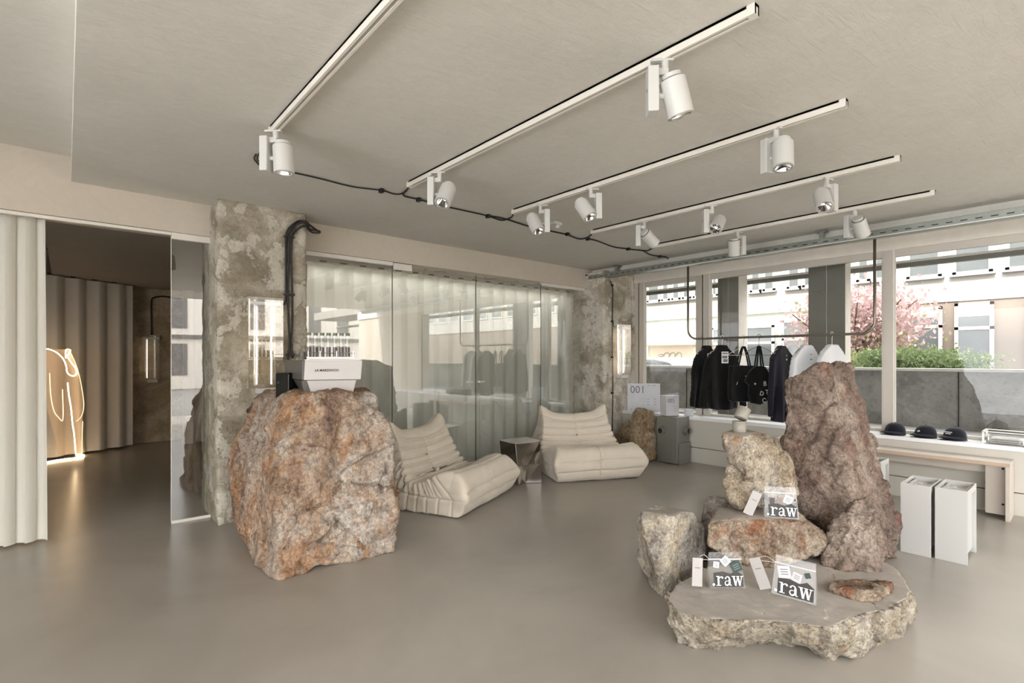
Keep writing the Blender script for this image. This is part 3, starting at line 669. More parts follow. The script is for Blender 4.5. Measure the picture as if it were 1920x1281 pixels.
t = thing('ceiling_sensor', 'small white ceiling bracket behind the spotlight of the middle track', 'ceiling bracket', onz(1043, 416, CZ-.002) + Vector((0, 0, 0)))
MB().box((-.05, -.03, -.03), (.05, .03, 0)).cyl((.02, 0, -.03), (.02, 0, -.06), .02).build('housing', M_white, t, bev=.004)

# ------------------------------------------------------------------ black cables
def zc(px, py, z=CZ - .008): return onz(px, py, z)
t = thing('ceiling_cable', 'black power cable looping across the ceiling between the track ends', 'cable', zc(900, 402))
path = [(480, 290), (478, 300), (500, 318), (540, 322), (600, 335), (660, 350), (715, 357), (740, 364), (757, 362), (766, 352)]
wire('cable_run', [zc(*q) for q in path], .006, M_black, t, world=True)
path = [(762, 357), (757, 367), (785, 374), (830, 386), (880, 397), (915, 405), (940, 413), (958, 408), (962, 402)]
wire('cable_run', [zc(*q) for q in path], .007, M_black, t, world=True)
path = [(915, 405), (945, 410), (990, 424), (1035, 434), (1062, 440), (1085, 448), (1100, 446), (1109, 440)]
wire('cable_run', [zc(*q) for q in path], .008, M_black, t, world=True)
path = [(1100, 447), (1120, 452), (1150, 463), (1178, 467), (1205, 470), (1215, 470), (1226, 464)]
wire('cable_run', [zc(*q) for q in path], .008, M_black, t, world=True)
path = [(1205, 470), (1220, 478), (1238, 481), (1250, 483), (1257, 492), (1256, 497)]
wire('cable_run', [zc(*q) for q in path[:-1]] + [zc(1257, 492) + Vector((0, 0, -.06))], .008, M_black, t, world=True)
for q in ((715, 356), (785, 373), (915, 404), (1064, 438), (1102, 447), (1178, 466), (1237, 480)):
    p = zc(*q); MB().box((p.x-.014, p.y-.02, CZ-.03), (p.x+.014, p.y+.02, CZ-.001)).build('cable_clip', M_black, t, world=True)
PY = 4.645
def pw(px, py, o=0.0): p = onY(px, py, PY - o); return p
t = thing('pillar_cables', 'bundle of black cables clipped down the big concrete pillar', 'cable', pw(545, 540))
wire('cable', [pw(578, 432, .02), pw(577, 418, .03), pw(562, 414), pw(546, 424), pw(537, 440), pw(536, 480), pw(536, 552), pw(534, 568), pw(527, 573), pw(520, 574)], .009, M_black, t, world=True)
wire('cable', [pw(580, 428, .02), pw(572, 417, .04), pw(558, 420, .01), pw(546, 433), pw(541, 450), pw(541, 480), pw(540, 552), pw(541, 600), pw(543, 640), pw(540, 672), pw(540, 700)], .009, M_black, t, world=True)
wire('cable', [pw(600, 434, -.12), pw(582, 430, .02), pw(570, 424, .02), pw(556, 432), pw(548, 446), pw(546, 480), pw(547, 520), pw(548, 552), pw(548, 610), pw(546, 640), pw(549, 672)], .009, M_black, t, world=True)
wire('cable', [pw(578, 420, .03), pw(590, 429, -.05), pw(600, 436, -.15), pw(586, 436, .0), pw(576, 428, .03)], .009, M_black, t, world=True)
for y, x0_, x1_ in ((444, 533, 552), (552, 533, 552), (665, 538, 552), (416, 560, 576)):
    a, b = pw(x0_, y-2), pw(x1_, y+3); MB().box((a.x, PY-.015, a.z), (b.x, PY+.02, b.z)).build('cable_clamp', M_black, t, world=True)
PY2 = 4.588
t = thing('lamp_cable', 'thin black cable clipped down the corner pillar', 'cable', onY(1148, 600, PY2))
wire('cable', [onY(x, y, PY2) for x, y in ((1144, 527), (1148, 536), (1149, 560), (1148, 620), (1149, 700), (1149, 760), (1148, 820))], .007, M_black, t, world=True)
wire('cable', [onY(x, y, PY2) for x, y in ((1149, 600), (1151, 612), (1157, 616))], .006, M_black, t, world=True)
for y in (535, 603, 670, 737): a = onY(1148, y, PY2); MB().box((a.x-.022, PY2-.01, a.z-.012), (a.x+.022, PY2+.01, a.z+.012)).build('cable_clip', M_black, t, world=True)

# ------------------------------------------------------------------ acrylic wall lamps
def wall_lamp(x0, x1, y, z0, z1, tubes, label, depth=.12, cable=None):
    t = thing('wall_lamp', label, 'wall lamp', ((x0+x1)/2, y, z0), group='clear acrylic tube lamps')
    MB().box((x0, y-depth, z0), (x1, y-depth+.004, z1)).box((x0, y-depth, z0), (x0+.004, y, z1)).box((x1-.004, y-depth, z0), (x1, y, z1)).build('acrylic_case', M_acr, t, world=True)
    w_ = x1-x0
    for f in tubes: MB().cyl((x0+w_*f, y-depth*.55, z0+.03), (x0+w_*f, y-depth*.55, z1-.10*(z1-z0)), .005, n=10).build('light_tube', M_tubeW, t, world=True)
    for f in (.25, .75): MB().cyl((x0+w_*f, y-depth*.5, z0+.02), (x0+w_*f, y-depth*.5, z1-.02), .025, n=20, cap=False).build('glass_tube', M_acr, t, world=True, smooth=True)
    MB().box((x0+w_*.30, y-depth*.9, z0-.045), (x1-w_*.15, y, z0)).build('ballast_box', M_white, t, world=True, bev=.003)
    MB().box((x0+.01, y-depth*.8, z1-.06), (x1-.01, y-.02, z1-.035)).build('top_holder', M_alu, t, world=True)
    return t
a, b = onY(465, 558, 4.55), onY(530, 722, 4.55)
wall_lamp(a.x, b.x, 4.655, b.z-.02, a.z+.01, (.28, .7), 'clear acrylic lamp with two glowing tubes on the big concrete pillar')
a, b = onY(1157, 608, 4.5), onY(1182, 703, 4.5)
wall_lamp(a.x, b.x, 4.59, b.z, a.z, (.25, .6), 'clear acrylic tube lamp on the corner pillar by the window', .1)
a, b = onY(266, 628, 9.9), onY(301, 712, 9.9)
wall_lamp(a.x, b.x, 10.04, b.z, a.z, (.3,), 'clear acrylic lamp glowing on the rubble wall of the back room', .14)
t = thing('back_room_cable', 'black cable above the lamp in the back room', 'cable', onY(284, 600, 10.02))
wire('cable', [onY(x, y, 10.02) for x, y in ((284, 628), (284, 600), (284, 565), (290, 558), (305, 556), (322, 558), (340, 561))], .012, M_black, t, world=True)

# ------------------------------------------------------------------ light sculpture in the back room
D = 6.55
def lp(x, y, d=D): return P(x, y, d)
t = thing('light_sculpture', 'glowing wire and clear sheet sculpture of a bent figure in the back room', 'light sculpture', onz(140, 858, 0))
wire('light_tube', [lp(*q) for q in ((70, 655), (85, 654), (98, 657), (110, 664), (119, 674), (124, 686), (126, 698), (132, 704), (139, 705), (143, 701), (143, 694), (137, 684), (130, 675), (127, 668), (129, 662), (132, 657), (124, 656), (123.5, 672))], .0055, M_neon, t, world=True, smooth=4)
wire('light_tube', [lp(*q) for q in ((127, 718), (129, 740), (133, 765), (136, 795), (139, 815), (142, 852))], .0055, M_neon, t, world=True, smooth=4)
wire('floor_tube', [onz(*q, .012) for q in ((142, 852), (155, 852), (157, 855), (145, 858), (120, 861), (100, 864), (80, 868), (60, 872))], .005, M_neon, t, world=True, smooth=4)
wire('edge_glow', [lp(*q) for q in ((131, 658), (141, 680), (150, 710), (156, 745), (157, 765), (152, 782), (143, 790))], .004, M_neon_dim, t, world=True, smooth=4)
wire('edge_glow', [lp(*q) for q in ((93, 700), (95, 740), (101, 770), (110, 783), (118, 786), (117, 730))], .005, M_neon_dim, t, world=True, smooth=4)
wire('edge_glow', [lp(*q) for q in ((155, 790), (154, 820), (154, 850))], .004, M_neon_dim, t, world=True, smooth=4)
sh = []
prof = [(655, 70, 128), (668, 72, 136), (690, 74, 145), (720, 78, 152), (750, 84, 157), (780, 92, 154), (810, 100, 155), (852, 108, 156)]
for y, x0_, x1_ in prof:
    for k in range(9): f = k/8; sh.append(lp(x0_+(x1_-x0_)*f, y, D + .12*math.sin(f*math.pi) + .02))
MB().add(sh, [(j*9+i, j*9+i+1, (j+1)*9+i+1, (j+1)*9+i) for j in range(len(prof)-1) for i in range(8)]).build('clear_sheet', glass('glowing_sheet', (1, .97, .93), 1.5, 1.45, haze=.22, hazecol=(1, .8, .6), glow=(1, .62, .34), gs=.10), t, world=True, smooth=True)

# ------------------------------------------------------------------ boulders
def PP(l): return [P(*q) for q in l]
W_ = lambda x, y, z: Vector((x, y, z))
rock('boulder', [PP([(525,1084,3.15),(737,1034,3.58),(444,1019,3.74),(738,960,3.56),(738,835,3.64),(706,744,3.72),(692,735,3.75),(511,880,3.22),(545,744,3.5),(600,737,3.45),(486,742,3.9),(436,884,3.82),(433,860,3.9),(680,729,4.2),(735,850,4.1),(500,735,4.15),(436,960,3.95)]) + [W_(.96,4.15,0), W_(1.72,4.05,0), W_(.99,3.31,0), W_(1.72,3.25,0)]],
     M_stone_coffee, 'large rust brown boulder carrying the coffee machine', vox=.0125, amp=.055, seed=3, zmin=0, freq=2.0)
rock('boulder', [PP([(1564,675,3.5),(1530,686,3.5),(1470,711,3.6),(1466,794,3.55),(1469,848,3.5),(1488,960,3.4),(1497,1030,3.4),(1598,683,3.75),(1603,720,3.75),(1626,789,3.75),(1662,915,3.72),(1668,1057,3.4),(1570,1050,3.3),(1590,980,3.22),(1590,860,3.29),(1568,760,3.40),(1505,725,3.95),(1592,705,4.0),(1655,1000,4.0),(1510,1000,3.9)]),
                 PP([(1662,905,3.6),(1686,965,3.6),(1684,1010,3.5),(1682,1057,3.38),(1640,1060,3.3),(1630,930,3.45),(1600,1060,3.6),(1675,1010,3.85),(1620,900,3.8)])],
     M_stone_tower, 'tallest mauve brown boulder standing upright like a tower', vox=.0125, amp=.052, seed=6, zmin=0, freq=2.4)
rock('rock', [PP([(1540,1062,2.86),(1572,1074,2.80),(1650,1077,2.77),(1653,1000,2.86),(1648,966,2.9),(1626,930,3.0),(1604,940,2.98),(1562,985,2.98),(1537,1045,2.93),(1620,936,3.1),(1580,965,3.12),(1548,1040,3.1),(1650,1040,3.05)])],
     M_stone_tower.copy(), 'pitted brown rock leaning at the foot of the tallest boulder', vox=.008, amp=.028, seed=8, zmin=.188, freq=5)
rock('rock', [PP([(1326,985,2.95),(1327,1022,2.93),(1384,1057,2.88),(1422,1068,2.83),(1462,1063,2.84),(1503,1051,2.87),(1541,1041,2.90),(1553,1018,2.94),(1550,1003,2.97),(1530,984,3.02),(1496,958,3.15),(1449,973,2.98),(1395,967,3.02),(1331,977,2.98),(1345,951,3.22),(1480,952,3.28),(1340,1010,3.25),(1530,1010,3.2),(1440,1050,3.1)])],
     sawn(M_stone_mid, 'sawn_rust_top', .17, srgb(150, 142, 134), .06), 'wide rust-stained rock in the middle of the pile with a pouch on top', vox=.009, amp=.022, seed=11, flat=.395, zmin=.188, freq=4)
rock('rock', [PP([(1352,812,3.2),(1355,823,3.17),(1400,819,3.1),(1420,810,3.25),(1439,824,3.22),(1459,832,3.25),(1482,861,3.27),(1492,890,3.27),(1490,940,3.25),(1366,858,3.17),(1400,890,3.08),(1450,940,3.12),(1395,803,3.5),(1480,880,3.5),(1380,925,3.5)]),
              PP([(1356,893,3.2),(1358,915,3.16),(1366,943,3.13),(1396,953,3.12),(1368,858,3.22),(1420,900,3.1),(1440,952,3.13),(1372,900,3.45),(1400,940,3.45)])],
     sawn(M_stone_upper, 'sawn_ochre_top', .455, srgb(160, 153, 144), .03), 'pale ochre rock on top of the pile holding two cups', vox=.008, amp=.024, seed=13, flat=.86, zmin=.40, freq=4.2)
rock('rock', [PP([(1242,1122,2.9),(1201,960,3.1),(1192,984,3.2),(1230,950,3.3),(1264,951,3.3),(1263,970,2.98),(1300,960,3.15),(1317,986,3.2),(1320,1030,3.2),(1305,1075,3.18),(1195,1036,3.25),(1203,1064,3.28),(1229,1104,3.0),(1203,975,3.02),(1285,1085,3.12),(1215,1040,3.45),(1300,1040,3.45)])],
     sawn(M_stone_pale, 'sawn_pale_top', .42, srgb(158, 153, 144), .05), 'pale grey pointed rock on the floor at the left of the pile', vox=.009, amp=.016, seed=17, zmin=0, freq=3)
rock('rock', [PP([(1310,985,3.36),(1326,928,3.45),(1362,930,3.5),(1318,1050,3.42),(1365,1048,3.42),(1318,1000,3.34),(1370,980,3.36),(1330,960,3.75),(1370,1000,3.7)])],
     M_stone_grey, 'violet grey rock half hidden behind the rust-stained rock', vox=.01, amp=.024, seed=19, zmin=0, freq=5)
rock('rock', [PP([(1557,1112,2.54),(1615,1130,2.445),(1645,1131,2.433),(1679,1107,2.565),(1553,1093,2.57),(1552,1101,2.54),(1612,1106,2.47),(1655,1106,2.48),(1677,1091,2.6),(1570,1089,2.68),(1660,1089,2.68)])],
     M_stone_mid.copy(), 'small flat orange brown stone lying on the slab', vox=.006, amp=.012, seed=23, zmin=.188, freq=9)
rock('boulder', [PP([(1194,766,6.85),(1211,765,6.8),(1226,771,6.85),(1230,785,6.9),(1230,850,6.75),(1228,862,6.65),(1210,868,6.62),(1190,866,6.65),(1180,830,6.7),(1183,784,6.85),(1200,775,6.7),(1200,770,6.95)]),
                 PP([(1182,785,6.9),(1168,799,6.95),(1153,815,7.0),(1152,850,6.95),(1185,860,6.8),(1190,800,6.8),(1170,855,7.05)])],
     M_stone_far, 'ochre grey rock in the corner between the lounge chair and the metal box', vox=.014, amp=.03, seed=29, zmin=0, freq=3)
top = [(1252,1124),(1274,1152),(1320,1160),(1367,1164),(1461,1166),(1510,1172),(1555,1178),(1601,1157),(1667,1142),(1703,1122),(1708,1108),(1697,1090),(1676,1063),(1652,1052),(1560,1040),(1450,1043),(1330,1062),(1264,1098)]
bot = [(1269,1206),(1300,1214),(1338,1216),(1370,1213),(1452,1207),(1508,1218),(1556,1237),(1602,1237),(1650,1212),(1695,1186),(1708,1163),(1700,1130),(1690,1105),(1665,1092),(1560,1078),(1450,1080),(1345,1090),(1275,1150)]
tp = [onz(x, y, .19) for x, y in top]; bp = [onz(x, y, 0) for x, y in bot]; n_ = len(tp)
mp = [(a*.5+b*.5) + (a*.5+b*.5 - onz(1480, 1110, .1)).normalized()*.02 for a, b in zip(tp, bp)]
mb = MB().add(tp + mp + bp, [tuple(range(n_))] + [tuple(range(3*n_-1, 2*n_-1, -1))] + [(k*n_+i, k*n_+(i+1)%n_, (k+1)*n_+(i+1)%n_, (k+1)*n_+i) for k in (0, 1) for i in range(n_)])
rock('stone_slab', None, sawn(M_stone_slab, 'sawn_slab_top', .185, srgb(160, 153, 145), .02), 'broad pale stone slab lying on the floor under the pouches', 'stone slab', vox=.009, amp=.034, seed=31, flat=.17, zmin=0, freq=4.2, mesh=mb.mesh(), grain=(1.3, 1.3, .8), sm=2)

# ------------------------------------------------------------------ lounge chairs
import numpy as np
def lounge_mesh():
    Wd, R_ = .97, .05
    prof = smooth_pts([(.06, .005, 0), (.0, .06, 0), (-.02, .17, 0), (-.005, .28, 0), (.055, .36, 0), (.15, .378, 0), (.30, .33, 0), (.44, .265, 0), (.54, .262, 0), (.62, .36, 0), (.675, .49, 0), (.735, .61, 0), (.80, .69, 0), (.855, .70, 0), (.89, .66, 0), (.935, .52, 0), (.975, .33, 0), (.99, .15, 0), (.96, .03, 0), (.93, .005, 0)], 8)
    pl = [(p.x, p.y) for p in prof]
    me = MB().prism([(-Wd/2, y, z) for y, z in pl], (Wd, 0, 0)).mesh()
    me = remeshed(me, .0095, 14, .6)
    n = len(me.vertices); co = np.empty(n*3); me.vertices.foreach_get('co', co); co = co.reshape(-1, 3)
    no = np.empty(n*3); me.vertices.foreach_get('normal', no); no = no.reshape(-1, 3)
    pa = np.array(pl); seg = np.r_[0, np.cumsum(np.hypot(*np.diff(pa, axis=0).T))]
    S = np.empty(n)
    for i in range(0, n, 4000):
        d = ((co[i:i+4000, None, 1:] - pa[None])**2).sum(2); j = d.argmin(1); S[i:i+4000] = seg[j]
        # refine along the segment
        for sgn in (1,):
            jj = np.clip(j, 1, len(pa)-2); t = pa[jj+1]-pa[jj-1]; L = np.hypot(*t.T); t = t/L[:, None]
            S[i:i+4000] = seg[jj] + ((co[i:i+4000, 1:]-pa[jj])*t).sum(1).clip(-L/2, L/2)
    def s_at(y, z): return seg[((pa - np.array([y, z]))**2).sum(1).argmin()]
    x, y, z = co.T
    seams = sorted([s_at(-.02, .12), s_at(-.015, .22), s_at(.10, .385), s_at(.33, .315), s_at(.385, .29), s_at(.43, .27), s_at(.475, .26), s_at(.52, .26), s_at(.56, .28), s_at(.60, .33), s_at(.632, .39), s_at(.66, .455), s_at(.695, .53), s_at(.76, .63), s_at(.85, .70), s_at(.93, .52), s_at(.99, .2)])
    side = np.clip((np.abs(no[:, 0]) - .55)/.3, 0, 1)
    wob = np.array([noise.noise(Vector((a*3, b*3, c*3))) for a, b, c in co]); wob2 = np.array([noise.noise(Vector((a*7, b*9, c*9+4))) for a, b, c in co])
    s = S + wob*.012
    disp = np.zeros(n)
    for k, q in enumerate(seams):
        wdt = .009; dep = .019 if 3 <= k <= 12 else .010
        g = np.exp(-((s-q)/wdt)**2)*dep*(1 + .9*wob2)*(.55 + .9*np.exp(-(x/.13)**2) + .6*np.clip((np.abs(x)-.25)/.2, 0, 1))
        lowside = side*(z < .17)
        disp -= g*(1-lowside)*(np.where((side > .5) & (k in (0, 1, 2, 14, 15, 16)), .2, 1))
    ss = np.array(seams); idx = np.clip(np.searchsorted(ss, s), 1, len(ss)-1); f = ((s-ss[idx-1])/(ss[idx]-ss[idx-1])).clip(0, 1); gap = ss[idx]-ss[idx-1]
    disp += np.sqrt(np.clip(4*f*(1-f), 0, 1))*np.minimum(gap*.2, .018)*(1-.7*side)
    # side face: level seam with upright seams under it, bulging cushions
    disp -= side*np.exp(-((z-.165+.02*np.sin(y*5))/.008)**2)*.015
    for q in (.10, .24, .36, .46, .56, .68, .82):
        disp -= side*(z < .17)*np.exp(-((y-q+.15*(z-.17))/.008)**2)*.014
    disp += side*.022*np.clip(1-((z-.2)/.22)**2, 0, 1)
    yb = .57 + (y-.57)*(.62-.165)/np.maximum(.62-z, .05); fz = side*(z > .172)*np.clip((.50-z)/.08, 0, 1)
    for q in (.10, .20, .29, .37, .44, .50, .56, .62, .69, .77, .87):
        dw = (.62-np.minimum(z, .55))/(.455); disp -= fz*np.exp(-(((yb-q)*dw + .006*wob)/.008)**2)*.017*(1+.6*wob2)
    # centre seam
    upf = (1-side)*(no[:, 2] > -.5)
    disp -= upf*np.exp(-(x/.008)**2)*.017
    disp -= upf*np.exp(-(x/.09)**2)*.014*np.exp(-((s-s_at(.64, .40))/.18)**2)
    disp += .0045*wob2 + .006*wob
    co = co + no*disp[:, None]
    x, y, z = co.T.copy(); ax = np.abs(x); sg = np.sign(x)
    # seat and back dip in the middle
    m = (z > .3)
    dip = .034*(1-(ax/.485)**2)*m
    co[:, 0] *= 1 - .17*np.clip((z-.32)/.38, 0, 1)
    ax = np.abs(co[:, 0])
    co[:, 2] -= dip*np.clip((y-.0)/.2, 0, 1)*(1 + .5*(z > .6))
    # pinched corners: top ears and front ears
    def ear(cy, cz, rad, push):
        d = np.sqrt((ax-(.455 if cz < .5 else .385))**2*1.3 + (y-cy)**2 + (z-cz)**2); k = np.clip(1-d/rad, 0, 1)**1.6
        co[:, 0] += sg*k*push[0]; co[:, 1] += k*push[1]; co[:, 2] += k*push[2]
    ear(.83, .68, .17, (.035, -.005, .085)); ear(0.0, .20, .17, (.10, -.055, .01)); ear(.97, .12, .16, (.04, .03, 0))
    co[:, 2] = np.maximum(co[:, 2], 0)
    me.vertices.foreach_set('co', co.ravel()); me.update(); return me
LM = lounge_mesh(); LM.materials.append(M_sofa)
def lounge(first, label, loc, rz):
    if first is None:
        t = thing('lounge_chair', label, 'lounge chair', loc, rz, 'low cream lounge chairs')
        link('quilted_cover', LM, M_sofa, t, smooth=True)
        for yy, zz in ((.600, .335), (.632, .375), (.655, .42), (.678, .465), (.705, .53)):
            MB().add(*uvs((0, yy+.016, zz-.05), (.011, .007, .007))).build('tuft_button', M_sofa_seam if zz > .5 else mat('tuft_dark', srgb(92, 80, 68), .9), t, smooth=True)  # lower buttons are a darker brown than the top one
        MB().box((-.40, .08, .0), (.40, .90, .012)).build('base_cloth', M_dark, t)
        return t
    t = first.copy(); COL.objects.link(t); t.location = loc; t.rotation_euler = (0, 0, rz); t['label'] = label
    for ch in first.children: c = ch.copy(); COL.objects.link(c); c.parent = t
    return t
def uvs(c, r, nu=12, nv=8):
    vs = []; fs = []
    for j in range(nv+1):
        a = math.pi*j/nv
        for i in range(nu): b = 2*math.pi*i/nu; vs.append((c[0]+r[0]*math.sin(a)*math.cos(b), c[1]+r[1]*math.sin(a)*math.sin(b), c[2]+r[2]*math.cos(a)))
    for j in range(nv):
        for i in range(nu): fs.append((j*nu+i, j*nu+(i+1)%nu, (j+1)*nu+(i+1)%nu, (j+1)*nu+i))
    return vs, fs
lc = lounge(None, 'cream quilted low lounge chair behind the rust brown boulder', (2.95, 3.70, 0), R(24.5))
lounge(lc, 'cream quilted low lounge chair in front of the corner pillar', (4.42, 3.60, 0), R(-26))

# ------------------------------------------------------------------ steel side table
t = thing('side_table', 'folded polished steel side table between the two lounge chairs', 'side table', (3.77, 4.19, 0), R(-8))
zt = .445
A_ = [(-.17, -.15), (.02, -.17), (.17, -.13), (.18, .15), (0, .17), (-.19, .14)]
B_ = [(-.14, -.17), (.0, -.09), (.16, -.17), (.15, .17), (.01, .10), (-.15, .16)]
mb = MB(); n6 = 6
lv = [[(x, y, 0) for x, y in B_], [((a[0]*.5+b[0]*.5)*.93, (a[1]*.5+b[1]*.5)*.93, zt*.45) for a, b in zip(A_, B_)], [(x, y, zt) for x, y in A_]]
mb.add([p for l in lv for p in l], [(k*6+i, k*6+(i+1)%6, (k+1)*6+(i+1)%6, (k+1)*6+i) for k in (0, 1) for i in range(6)] + [tuple(range(5, -1, -1))])
mb.build('folded_body', M_steel, t, bev=.004)
MB().prism([(x*1.03, y*1.03, zt) for x, y in A_], (0, 0, .006)).build('top_plate', M_alu, t)

# ------------------------------------------------------------------ coffee machine, rack of tubes, waste box
M_mach = mat('machine_white', srgb(192, 188, 186), .35, var=.01); M_machg = mat('machine_grey', srgb(86, 83, 77), .4, var=.02)
mc = P(622, 738, 3.78); rz = -YAW + R(21)
t = thing('coffee_machine', 'white and grey coffee machine on the large rust brown boulder', 'coffee machine', (mc.x, mc.y, 1.098), rz)
wdt, hh = .375, .25; hw = wdt/2
t.location.z = P(622, 738, 3.78).z - .012
# lower body tapers down, upper body tapers up
MB().hexa([(-hw*.70, -.155, 0), (hw*.72, -.155, 0), (hw*.72, .16, 0), (-hw*.70, .16, 0)], [(-hw*.90, -.175, .117), (hw*.86, -.175, .117), (hw*.86, .16, .117), (-hw*.90, .16, .117)]).build('lower_body', M_mach, t, bev=.004)
MB().hexa([(-hw, -.19, .120), (hw*1.02, -.19, .120), (hw*1.02, .16, .120), (-hw, .16, .120)], [(-hw*.96, -.18, .257), (hw*1.08, -.18, .257), (hw*1.08, .16, .257), (-hw*.96, .16, .257)]).build('upper_body', M_mach, t, bev=.004)
MB().hexa([(-hw*.9-.012, -.15, 0), (-hw*.7, -.15, 0), (-hw*.7, .17, 0), (-hw*.9-.05, .17, 0)], [(-hw-.015, -.165, .118), (-hw*.88, -.165, .118), (-hw*.88, .17, .118), (-hw-.12, .17, .118)]).build('side_panel_lower', M_machg, t, bev=.003)
MB().hexa([(-hw-.012, -.17, .122), (-hw*.98, -.17, .122), (-hw*.98, .17, .122), (-hw-.14, .17, .122)], [(-hw-.010, -.165, .257), (-hw*.95, -.165, .257), (-hw*.95, .17, .257), (-hw-.14, .17, .257)]).build('side_panel_upper', M_machg, t, bev=.003)
text('lettering', 'LA MARZOCCO', .022, mat('red_lettering', srgb(70, 26, 24), .5), t, (-hw*.62, -.1870, .180), (R(90), 0, 0), sx=1.0, bold=.0007)
MB().box((-hw*.98, -.16, .257), (hw*.96, .15, .262)).build('top_plate', M_alu, t)
rk = thing('tube_rack', 'rack of seven glass tubes half filled with coffee beans on the coffee machine', 'tube rack', (0, 0, 0), rz)
rk.location = Matrix.Translation(t.location) @ Matrix.Rotation(rz, 4, 'Z') @ Vector((-.03, -.04, .264))
MB().box((-.14, -.075, 0), (.19, .075, .018)).build('base_tray', M_alu, rk, bev=.002)
for y_ in (-.068, .068): MB().cyl((-.14, y_, .045), (.185, y_, .045), .0022, n=8).build('rail', M_chrome, rk)
for x_ in (-.13, -.05, .06, .175): MB().cyl((x_, -.068, .018), (x_, -.068, .058), .0028, n=8).build('post', M_chrome, rk)
M_bean = mat('coffee_beans', srgb(58, 36, 28), .5, var=.4, vs=140, bmp=.8, bs=200)
for k in range(7):
    x_ = -.125 + k*.044
    tb = MB().cyl((x_, -.03, .018), (x_, -.03, .175), .0165, n=16, cap=False).build('glass_tube', M_tubeglass, rk, smooth=True)
    MB().cyl((x_, -.03, .019), (x_, -.03, .088), .0145, n=16).build('beans', M_bean, tb)
    MB().cyl((x_, -.03, .170), (x_, -.03, .190), .0150, n=16).build('stopper', mat('green_grey_stopper', srgb(110, 116, 100), .6), tb)
MB().cyl((-.17, -.02, 0), (-.17, -.02, .012), .03).cyl((-.17, -.02, .02), (-.17, -.02, .05), .022).build('small_knob', M_machg, rk)
wb = P(538, 748, 3.72)
t = thing('waste_box', 'glossy black box standing at the left of the coffee machine', 'box', (wb.x, wb.y, wb.z - .02), -YAW + R(-8))
M_gloss = mat('gloss_black', srgb(20, 21, 20), .12)
MB().box((-.052, -.06, 0), (.052, .06, .205)).build('body', M_gloss, t, bev=.006)
MB().box((-.047, -.055, .2055), (.047, .055, .209)).build('lid', M_black, t, bev=.001)
MB().cyl((-.03, -.062, .14), (-.03, -.059, .14), .008).build('socket', M_black, t)

# ------------------------------------------------------------------ cups
def cup(name, label, loc, rot=(0, 0, 0)):
    t = thing(name, label, 'cup', loc); t.rotation_euler = rot
    r = .041; pr = [(0, 0), (r*.93, 0), (r, .006), (r, .070), (r-.004, .072), (r-.004, .008), (0, .008)]
    MB().lathe(pr).build('body', M_ceram, t, smooth=True, bev=0)
    MB().ring((0, 0, .066), (0, 0, .0725), r+.0006, r-.0045, 32).build('rim', M_ceram, t)
    for p in t.children[0].data.polygons: p.use_smooth = True
    return t
cp = P(1386, 811, 3.26); ztop = cp.z
cup('cup', 'cream ceramic cup standing upright on the pale ochre rock', (cp.x, cp.y, ztop))
cup('cup', 'cream ceramic cup lying tilted on top of the other cup', (cp.x + .005, cp.y - .004, ztop + .088), Euler((R(-12), R(28), -YAW)))

# ------------------------------------------------------------------ pouches
def letter_raw(parent, x0, z0, h, y):
    """slab-serif .raw drawn from bars and arcs; h = x-height"""
    def arc(cx, cz, rx, rz_, a0, a1, t0, t1, n=12):
        m_ = []; vs = []
        for i in range(n+1):
            f = i/n; a = R(a0+(a1-a0)*f); tt = t0+(t1-t0)*f
            vs += [(cx+(rx+tt/2)*math.cos(a), 0, cz+(rz_+tt/2)*math.sin(a)), (cx+(rx-tt/2)*math.cos(a), 0, cz+(rz_-tt/2)*math.sin(a))]
        return vs, [(2*i, 2*i+1, 2*i+3, 2*i+2) for i in range(n)]
    st = h*.2
    def emit(name, parts):
        mb = MB()
        for vs, fs in parts: mb.add([(x0+v[0], y, z0+v[2]) for v in vs], fs)
        mb.build(name, M_print, parent)
    def bar(ax, az, bx, bz, w): return [(ax-w/2, 0, az), (ax+w/2, 0, az), (bx+w/2, 0, bz), (bx-w/2, 0, bz)], [(0, 1, 2, 3)]
    emit('letter', [([(h*.14*math.cos(R(a)), 0, h*.12+h*.14*math.sin(R(a))) for a in range(0, 360, 30)], [tuple(range(12))])])
    X = h*.32
    emit('letter', [bar(X+h*.2, 0, X+h*.2, h, st), bar(X+h*.22, 0, X+h*.22, h*.08, h*.5), bar(X+h*.08, h*.92, X+h*.08, h, h*.24), arc(X+h*.5, h*.66, h*.2, h*.24, 165, 60, h*.05, h*.16), ([(X+h*.64+h*.1*math.cos(R(a)), 0, h*.82+h*.1*math.sin(R(a))) for a in range(0, 360, 30)], [tuple(range(12))])])
    X = h*1.12
    emit('letter', [bar(X+h*.58, h*.08, X+h*.58, h*.70, st), arc(X+h*.36, h*.68, h*.22, h*.24, 0, 150, h*.16, h*.07), ([(X+h*.17+h*.09*math.cos(R(a)), 0, h*.76+h*.09*math.sin(R(a))) for a in range(0, 360, 30)], [tuple(range(12))]), arc(X+h*.3, h*.27, h*.2, h*.22, 60, 340, h*.06, h*.17, 16), arc(X+h*.72, h*.12, h*.08, h*.08, 180, 330, h*.14, h*.04, 6), bar(X+h*.42, h*.46, X+h*.56, h*.56, h*.14)])
    X = h*2.0
    emit('letter', [bar(X+h*.36, 0, X+h*.14, h, h*.2), bar(X+h*.36, 0, X+h*.58, h, h*.09), bar(X+h*.80, 0, X+h*.58, h, h*.2), bar(X+h*.80, 0, X+h*1.02, h, h*.09), bar(X+h*.14, h*.92, X+h*.14, h, h*.4), bar(X+h*.58, h*.92, X+h*.58, h, h*.34), bar(X+h*1.02, h*.92, X+h*1.02, h, h*.32)])
